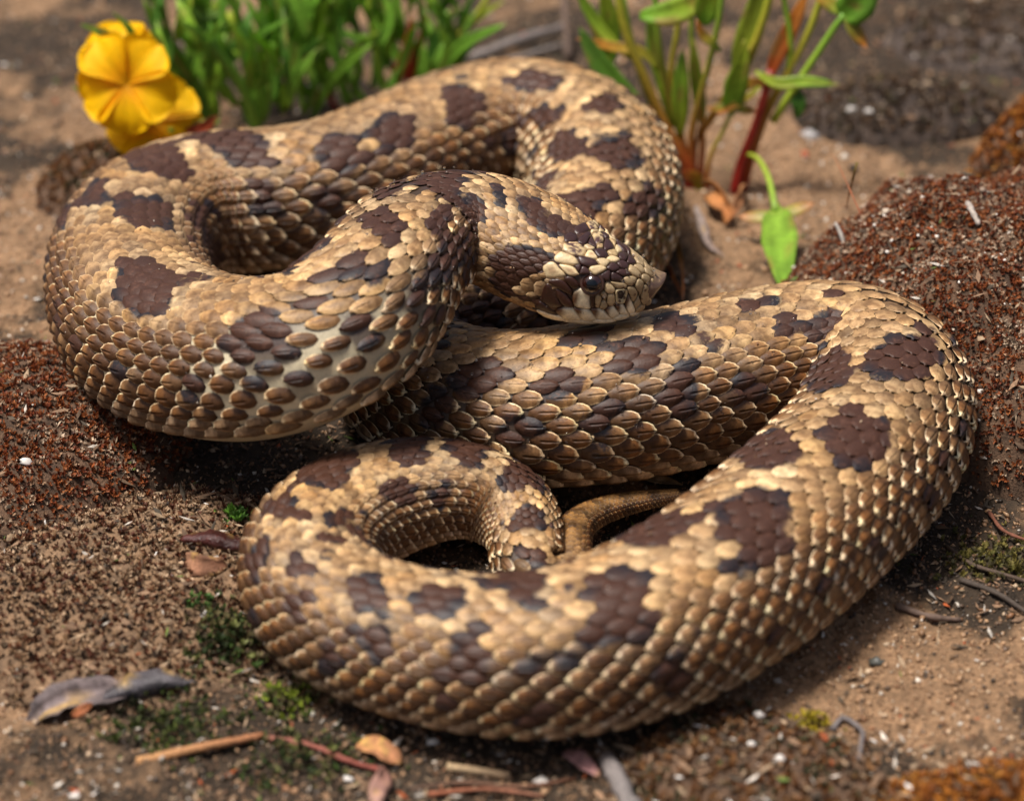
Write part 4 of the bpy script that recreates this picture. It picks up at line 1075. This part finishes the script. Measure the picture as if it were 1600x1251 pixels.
stick('twig', 'thin dark twig beside the thick grey one', 'twig', [(640, 1232, .06), (720, 1222, .1), (820, 1228, .12), (900, 1215, .06)], .045, .035, (.10, .06, .04), (.20, .09, .05))
stick('twig', 'thin rusty twig at the bottom edge, crossing below the pale straw', 'twig', [(670, 1240, .1), (760, 1232, .2), (850, 1243, .1)], .05, .04, (.30, .10, .05), (.22, .10, .06))
_g = tag(empty('wet_leaf', gp(335, 860)), 'wet dark red rolled leaf left of the tail loop', 'leaf')
part('roll', crumple(ribbon([gp(280, 846, .06), gp(312, 840, .16), gp(358, 850, .20), gp(412, 866, .12)], .50, (.055, .012, .009), (.035, .010, .008), (0, -1, 1), fold=-.5, curl=-.9, prof=BLUNT, n=24, thick=.04), .12, 3.2), M_WET, _g)
part('flap', crumple(ribbon([gp(288, 868, .05), gp(320, 884, .14), gp(352, 878, .10)], .46, (.22, .11, .06), (.18, .08, .045), prof=BLUNT, thick=.03), .10), M_DEAD, _g)
scrap('bark_strip', 'pale split plant strip under the middle coil', 'bark', [(998, 741, .12), (1030, 748, .2), (1068, 757, .1)], .20, (.36, .27, .16), (.26, .18, .10), fold=.4)
scrap('dead_leaf', 'curled orange brown dead leaf below the sorrel', 'leaf', [(1120, 292, .3), (1128, 312, .55), (1140, 330, .35), (1132, 352, .1)], .55, (.42, .19, .06), (.34, .13, .04), fold=.7, curl=.5, face=(-.4, -1, .3), prof=BLUNT)
scrap('dead_leaf', 'second curled brown leaf touching the orange one below the sorrel', 'leaf', [(1155, 292, .3), (1150, 318, .4), (1138, 345, .12)], .36, (.40, .20, .08), (.30, .12, .05), fold=.6, face=(.5, -1, .3), prof=BLUNT)
scrap('papery_sliver', 'grey papery leaf sliver on the sand behind the snout', 'leaf', [(1088, 322, .25), (1098, 355, .35), (1112, 385, .2), (1134, 403, .06)], .26, (.30, .24, .21), (.26, .19, .16), fold=.4, face=(-.3, -1, .5))
scrap('grass_blade', 'thin green and red grass blade beside the snout', 'grass', [(1052, 300, .5), (1058, 370, .9), (1066, 420, .8), (1068, 470, .3)], .20, (.10, .20, .03), (.30, .09, .02), fold=.5, mat=M_LEAF, face=(-.2, -1, .3))
scrap('grass_blade', 'short orange dry blade next to the grass blade by the snout', 'grass', [(1044, 412, .5), (1056, 440, .4), (1066, 468, .1)], .12, (.36, .14, .04), (.30, .10, .03), mat=M_LEAF, face=(-.2, -1, .3))
stick('moss_stalk', 'hair thin red stalk rising from the sand behind the red moss', 'stalk', [(1345, 335, .9), (1325, 290, 1.4), (1298, 238, 2.2)], .018, .015, (.30, .09, .04), (.36, .18, .08), sides=5)
stick('moss_stalk', 'hair thin stalk with a tiny capsule crossing the other thin stalk', 'stalk', [(1322, 325, .7), (1330, 290, 1.3), (1337, 262, 1.9), (1339, 254, 2.0)], .015, .04, (.28, .10, .04), (.14, .10, .02), sides=5)
for k, (lab, px, r) in enumerate((
 ('grey twig lying behind the rear coil, the longer of two', [(735, 92, .3), (790, 70, .35), (885, 40, .3)], .16),
 ('grey twig behind the rear coil, the shorter lower one', [(780, 100, .2), (830, 84, .25), (880, 70, .2)], .10),
 ('upright brown twig by the top edge between the plants', [(888, 92, .2), (884, 40, 1.0), (880, -30, 2.0)], .14),
 ('dark twig on the sand at the right edge, below the red moss', [(1478, 852, .1), (1525, 884, .18), (1572, 898, .14), (1625, 915, .1)], .06),
 ('dark curved twig at the right edge, under the straighter one', [(1500, 905, .06), (1555, 925, .14), (1610, 960, .08)], .07),
 ('reddish twig leaning on the right edge above two dark twigs', [(1545, 800, .1), (1580, 835, .25), (1625, 850, .2)], .05),
 ('grey looped twig on the sand at the lower right', [(1300, 1140, .06), (1318, 1120, .16), (1335, 1130, .16), (1345, 1165, .1), (1342, 1185, .04)], .06),
 ('small brown twig on the sand right of the front coil', [(1400, 945, .08), (1450, 962, .12), (1500, 968, .08)], .08),
 ('thin grey twig stub standing on the red moss', [(1318, 378, .03), (1312, 362, .2), (1305, 348, .4)], .055),
 ('pale grey twig lying on top of the red moss', [(1512, 318, .06), (1522, 336, .12), (1530, 352, .06)], .085),
)):
    c = np.array([(.19, .16, .145), (.2, .17, .15), (.12, .08, .06), (.075, .05, .035), (.06, .045, .035), (.16, .06, .035), (.14, .12, .115), (.12, .08, .06), (.28, .25, .22), (.34, .29, .25)][k])
    stick('twig', lab, 'twig', px, r, r * .7, c, c * 1.15)

# pebbles one can pick out
def pebble(label, u, v, r, c, h=0.0):
    p = gp(u, v, h); n1, n2 = 7, 12
    la, lo = np.meshgrid(np.linspace(0, pi, n1), np.linspace(0, 2 * pi, n2 + 1)[:-1], indexing='ij')
    d = np.stack([np.sin(la) * np.cos(lo), np.sin(la) * np.sin(lo), np.cos(la)], -1)
    s = rng.uniform(0, 50)
    R = .8 * r * (.55 + .9 * vnoise(d[..., 0] * 1.9 + s, d[..., 1] * 1.9, d[..., 2] * 1.9, seed=5))
    V = (p + np.array([0, 0, r * .1]) + d * R[..., None] * np.array([1.15, .9, .75])).reshape(-1, 3)
    i = np.arange(n1 - 1)[:, None]; j = np.arange(n2)[None]
    F = np.stack([i * n2 + j, (i + 1) * n2 + j, (i + 1) * n2 + (j + 1) % n2, i * n2 + (j + 1) % n2], -1).reshape(-1, 4)
    return tag(mesh('pebble', V, F, M_GRAIN, col=np.tile(c, (len(V), 1)), origin=p), label, 'pebble', 'single pebbles on the sand')
W_, G_ = (.60, .56, .51), (.30, .28, .27)
for lab, u, v, r, c in (('white pebble on the dark hump, left of a pair', 1330, 172, .16, W_), ('white pebble on the dark hump, right of a pair', 1357, 176, .15, W_), ('grey stone on the sand between the sorrel and the dark hump', 1265, 215, .30, G_),
    ('white flake on the soil at the left edge', 42, 722, .16, W_), ('larger white pebble at the bottom, right of the brown crust', 1217, 1186, .13, W_), ('white pebble just below the front coil on the right', 1187, 1117, .12, W_),
    ('small white pebble on brown crust near the bottom edge', 1175, 1162, .10, W_), ('white oblong pebble at the bottom edge below the coil', 845, 1222, .16, W_), ('pale pebble against the front coil underside', 678, 1160, .13, (.6, .56, .5)),
    ('white pebble at the bottom left edge', 118, 1244, .13, W_), ('white speck by the green tuft, left of the tail loop', 322, 960, .12, W_), ('white chip inside the tail loop', 694, 880, .06, W_), ('pale pebble in the litter below the red stem', 545, 1218, .13, (.62, .58, .54)),
    ('dark round pebble on the sand at the lower right', 1370, 1035, .16, (.07, .07, .06)), ('tiny orange seed on the soil at the right edge', 1485, 880, .06, (.60, .09, .015))):
    pebble(lab, u, v, r, c)

# pale flakes, orange crumbs, bits of stem: nobody could count them
P = view_points(12000)
P = P[rng.random(len(P)) < .35 + .65 * (soil_dark(P[:, 0], P[:, 1]))]
n = len(P); L = np.clip(rng.lognormal(-1.9, .55, n), .05, .75); a = rng.uniform(0, 2 * pi, n)
d = np.stack([np.cos(a), np.sin(a), rng.normal(0, .25, n)], -1); s_ = np.stack([-np.sin(a), np.cos(a), rng.normal(0, .5, n)], -1)
w = np.minimum(L * rng.uniform(.10, .40, n), .12)
P[:, 2] = top(P[:, 0], P[:, 1]) + .03 + .03 * rng.random(n)
up = np.array([0, 0, 1.0])
V = np.stack([P - d * L[:, None] / 2, P + s_ * w[:, None] / 2, P + d * L[:, None] / 2 + up * .03, P - s_ * w[:, None] / 2, P + up * (w * .35)[:, None] + up * .015], 1)
F = (np.arange(n)[:, None, None] * 5 + np.array([[0, 3, 4], [3, 2, 4], [2, 1, 4], [1, 0, 4]])[None]).reshape(-1, 3)
PALL = np.array([[.20, .12, .07], [.10, .06, .035], [.30, .21, .13], [.45, .40, .34], [.06, .045, .03], [.66, .62, .57], [.30, .07, .02], [.09, .13, .025]])
C = PALL[rng.choice(8, n, p=[.27, .25, .17, .06, .18, .015, .025, .03])] * rng.normal(1, .15, (n, 1))
tag(mesh('plant_crumbs', V.reshape(-1, 3), F, M_DEAD, col=np.repeat(np.clip(C, .01, .9), 5, 0), smooth=False), 'crumbs of dead leaf and stem scattered over the soil', 'litter', kind='stuff')

# pale bits caught in the red moss
q = rng.uniform(-1, 1, (900, 2)) * [6.2, 6.4] + at(1640, 500, .8)[:2]
P = np.stack([q[:, 0], q[:, 1], H_right(q[:, 0], q[:, 1]) + .07], -1)
P = P[rng.random(len(P)) < .25 + .9 * sstep(.45, .7, vnoise(P[:, 0] * .7, P[:, 1] * .7, seed=77))]
tag(grains('moss_debris', P, np.clip(rng.lognormal(-2.9, .4, len(P)), .03, .16), np.array([[.50, .40, .30], [.36, .26, .18], [.70, .64, .56], [.24, .17, .12]])[rng.integers(0, 4, len(P))], M_GRAIN), 'pale bits of debris caught in the large red moss', 'debris', kind='stuff')

# green tufts
def tuft(label, u, v, rx, ry, n, size, cols):
    c = gp(u, v)
    q = rng.normal(0, .5, (n, 2)) * [rx, ry] + c[:2]
    P = np.stack([q[:, 0], q[:, 1], top(q[:, 0], q[:, 1]) + .03 + .3 * np.exp(-(((q - c[:2]) / [rx, ry]) ** 2).sum(1) * 2) * rng.random(n)], -1)
    N = unit(np.array([0, -.2, 1]) + rng.normal(0, .4, (n, 3)))
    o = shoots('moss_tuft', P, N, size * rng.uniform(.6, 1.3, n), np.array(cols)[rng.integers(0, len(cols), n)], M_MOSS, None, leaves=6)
    return tag(o, label, 'moss')
GG = [(.030, .05, .012), (.045, .085, .014), (.025, .035, .010), (.10, .08, .03), (.16, .17, .05), (.05, .035, .02)]
tuft('green moss tuft beside the tail loop on the left', 358, 1000, .75, .9, 260, .12, GG)
tuft('tiny bright green sprout above the wet red leaf', 372, 812, .35, .3, 26, .13, [(.09, .20, .02), (.06, .14, .02)])
tuft('bright green sprout left of the tail loop above the green tuft', 318, 950, .3, .3, 18, .11, [(.06, .13, .02), (.05, .10, .02)])
tuft('yellow green moss patch above the thin reddish dead twig', 455, 1100, .6, .6, 90, .12, [(.20, .25, .02), (.08, .11, .02), (.10, .09, .03)])
tuft('dull green moss patch along the bottom left edge', 470, 1190, 1.3, .9, 220, .10, GG)
tuft('dark green moss patch under the grey dead leaf', 270, 1140, 1.4, 1.0, 300, .10, [(.04, .06, .012), (.08, .10, .02), (.03, .03, .012)])
tuft('small yellow moss patch below the front coil on the right', 1268, 1135, .4, .35, 60, .10, [(.42, .32, .02), (.25, .20, .02)])
tuft('olive moss patch at the right edge below the red moss', 1560, 880, 1.2, .9, 260, .11, [(.10, .09, .02), (.16, .13, .03), (.06, .05, .02)])

# ------------------------------------------------------------------ water beads on the scales
M_DROP = Nodes('water').set(Base_Color=(1, 1, 1, 1), Roughness=.0, IOR=1.33, Transmission_Weight=1.0)
def drops():
    spots = []
    for s0, s1, t0, t1, n in ((36, 44, -1.5, .1, 230), (86, 95, -.6, 1.5, 110), (77, 87, .2, 1.5, 60), (53, 60, -.9, .6, 60), (60, 76, -1.3, .3, 40), (94.5, 96.6, -.6, 1.8, 40)):
        s = rng.uniform(s0, s1, n); t = rng.uniform(t0, t1, n)
        spots.append(np.stack([s, t], -1))
    q = np.concatenate(spots)
    keep = vnoise(q[:, 0] * 1.4, q[:, 1] * 3, seed=71) > .42
    q = q[keep]
    r = np.clip(rng.lognormal(-3.9, .35, len(q)), .010, .045)
    P = surf(q[:, 0], q[:, 1], .085 + r * .25)
    la, lo = np.meshgrid(np.linspace(0, pi, 7), np.linspace(0, 2 * pi, 11)[:-1], indexing='ij')
    ball = np.stack([np.sin(la) * np.cos(lo), np.sin(la) * np.sin(lo), np.cos(la)], -1).reshape(-1, 3)
    i = np.arange(6)[:, None]; j = np.arange(10)[None]
    f = np.stack([i * 10 + j, (i + 1) * 10 + j, (i + 1) * 10 + (j + 1) % 10, i * 10 + (j + 1) % 10], -1).reshape(-1, 4)
    V = P[:, None] + ball[None] * r[:, None, None]
    tag(mesh('water_droplets', V.reshape(-1, 3), (np.arange(len(q))[:, None, None] * 70 + f[None]).reshape(-1, 4), M_DROP), 'tiny clear water beads on the scales of the snake', 'water', kind='stuff')
drops()

# grit stuck to the skin
q = np.stack([rng.uniform(7, SLEN - 2.5, 900), rng.uniform(-1.9, 1.9, 900)], -1)
q = q[vnoise(q[:, 0] * .8, q[:, 1] * 2, seed=83) > .35]
_gs = np.clip(rng.lognormal(-4.0, .4, len(q)), .010, .05)
tag(grains('stuck_grit', surf(q[:, 0], q[:, 1], .07), _gs, PAL[rng.choice([0, 1, 2, 3, 4, 7], len(q))], M_GRAIN), 'specks of sand stuck to the scales of the snake', 'sand', kind='stuff')
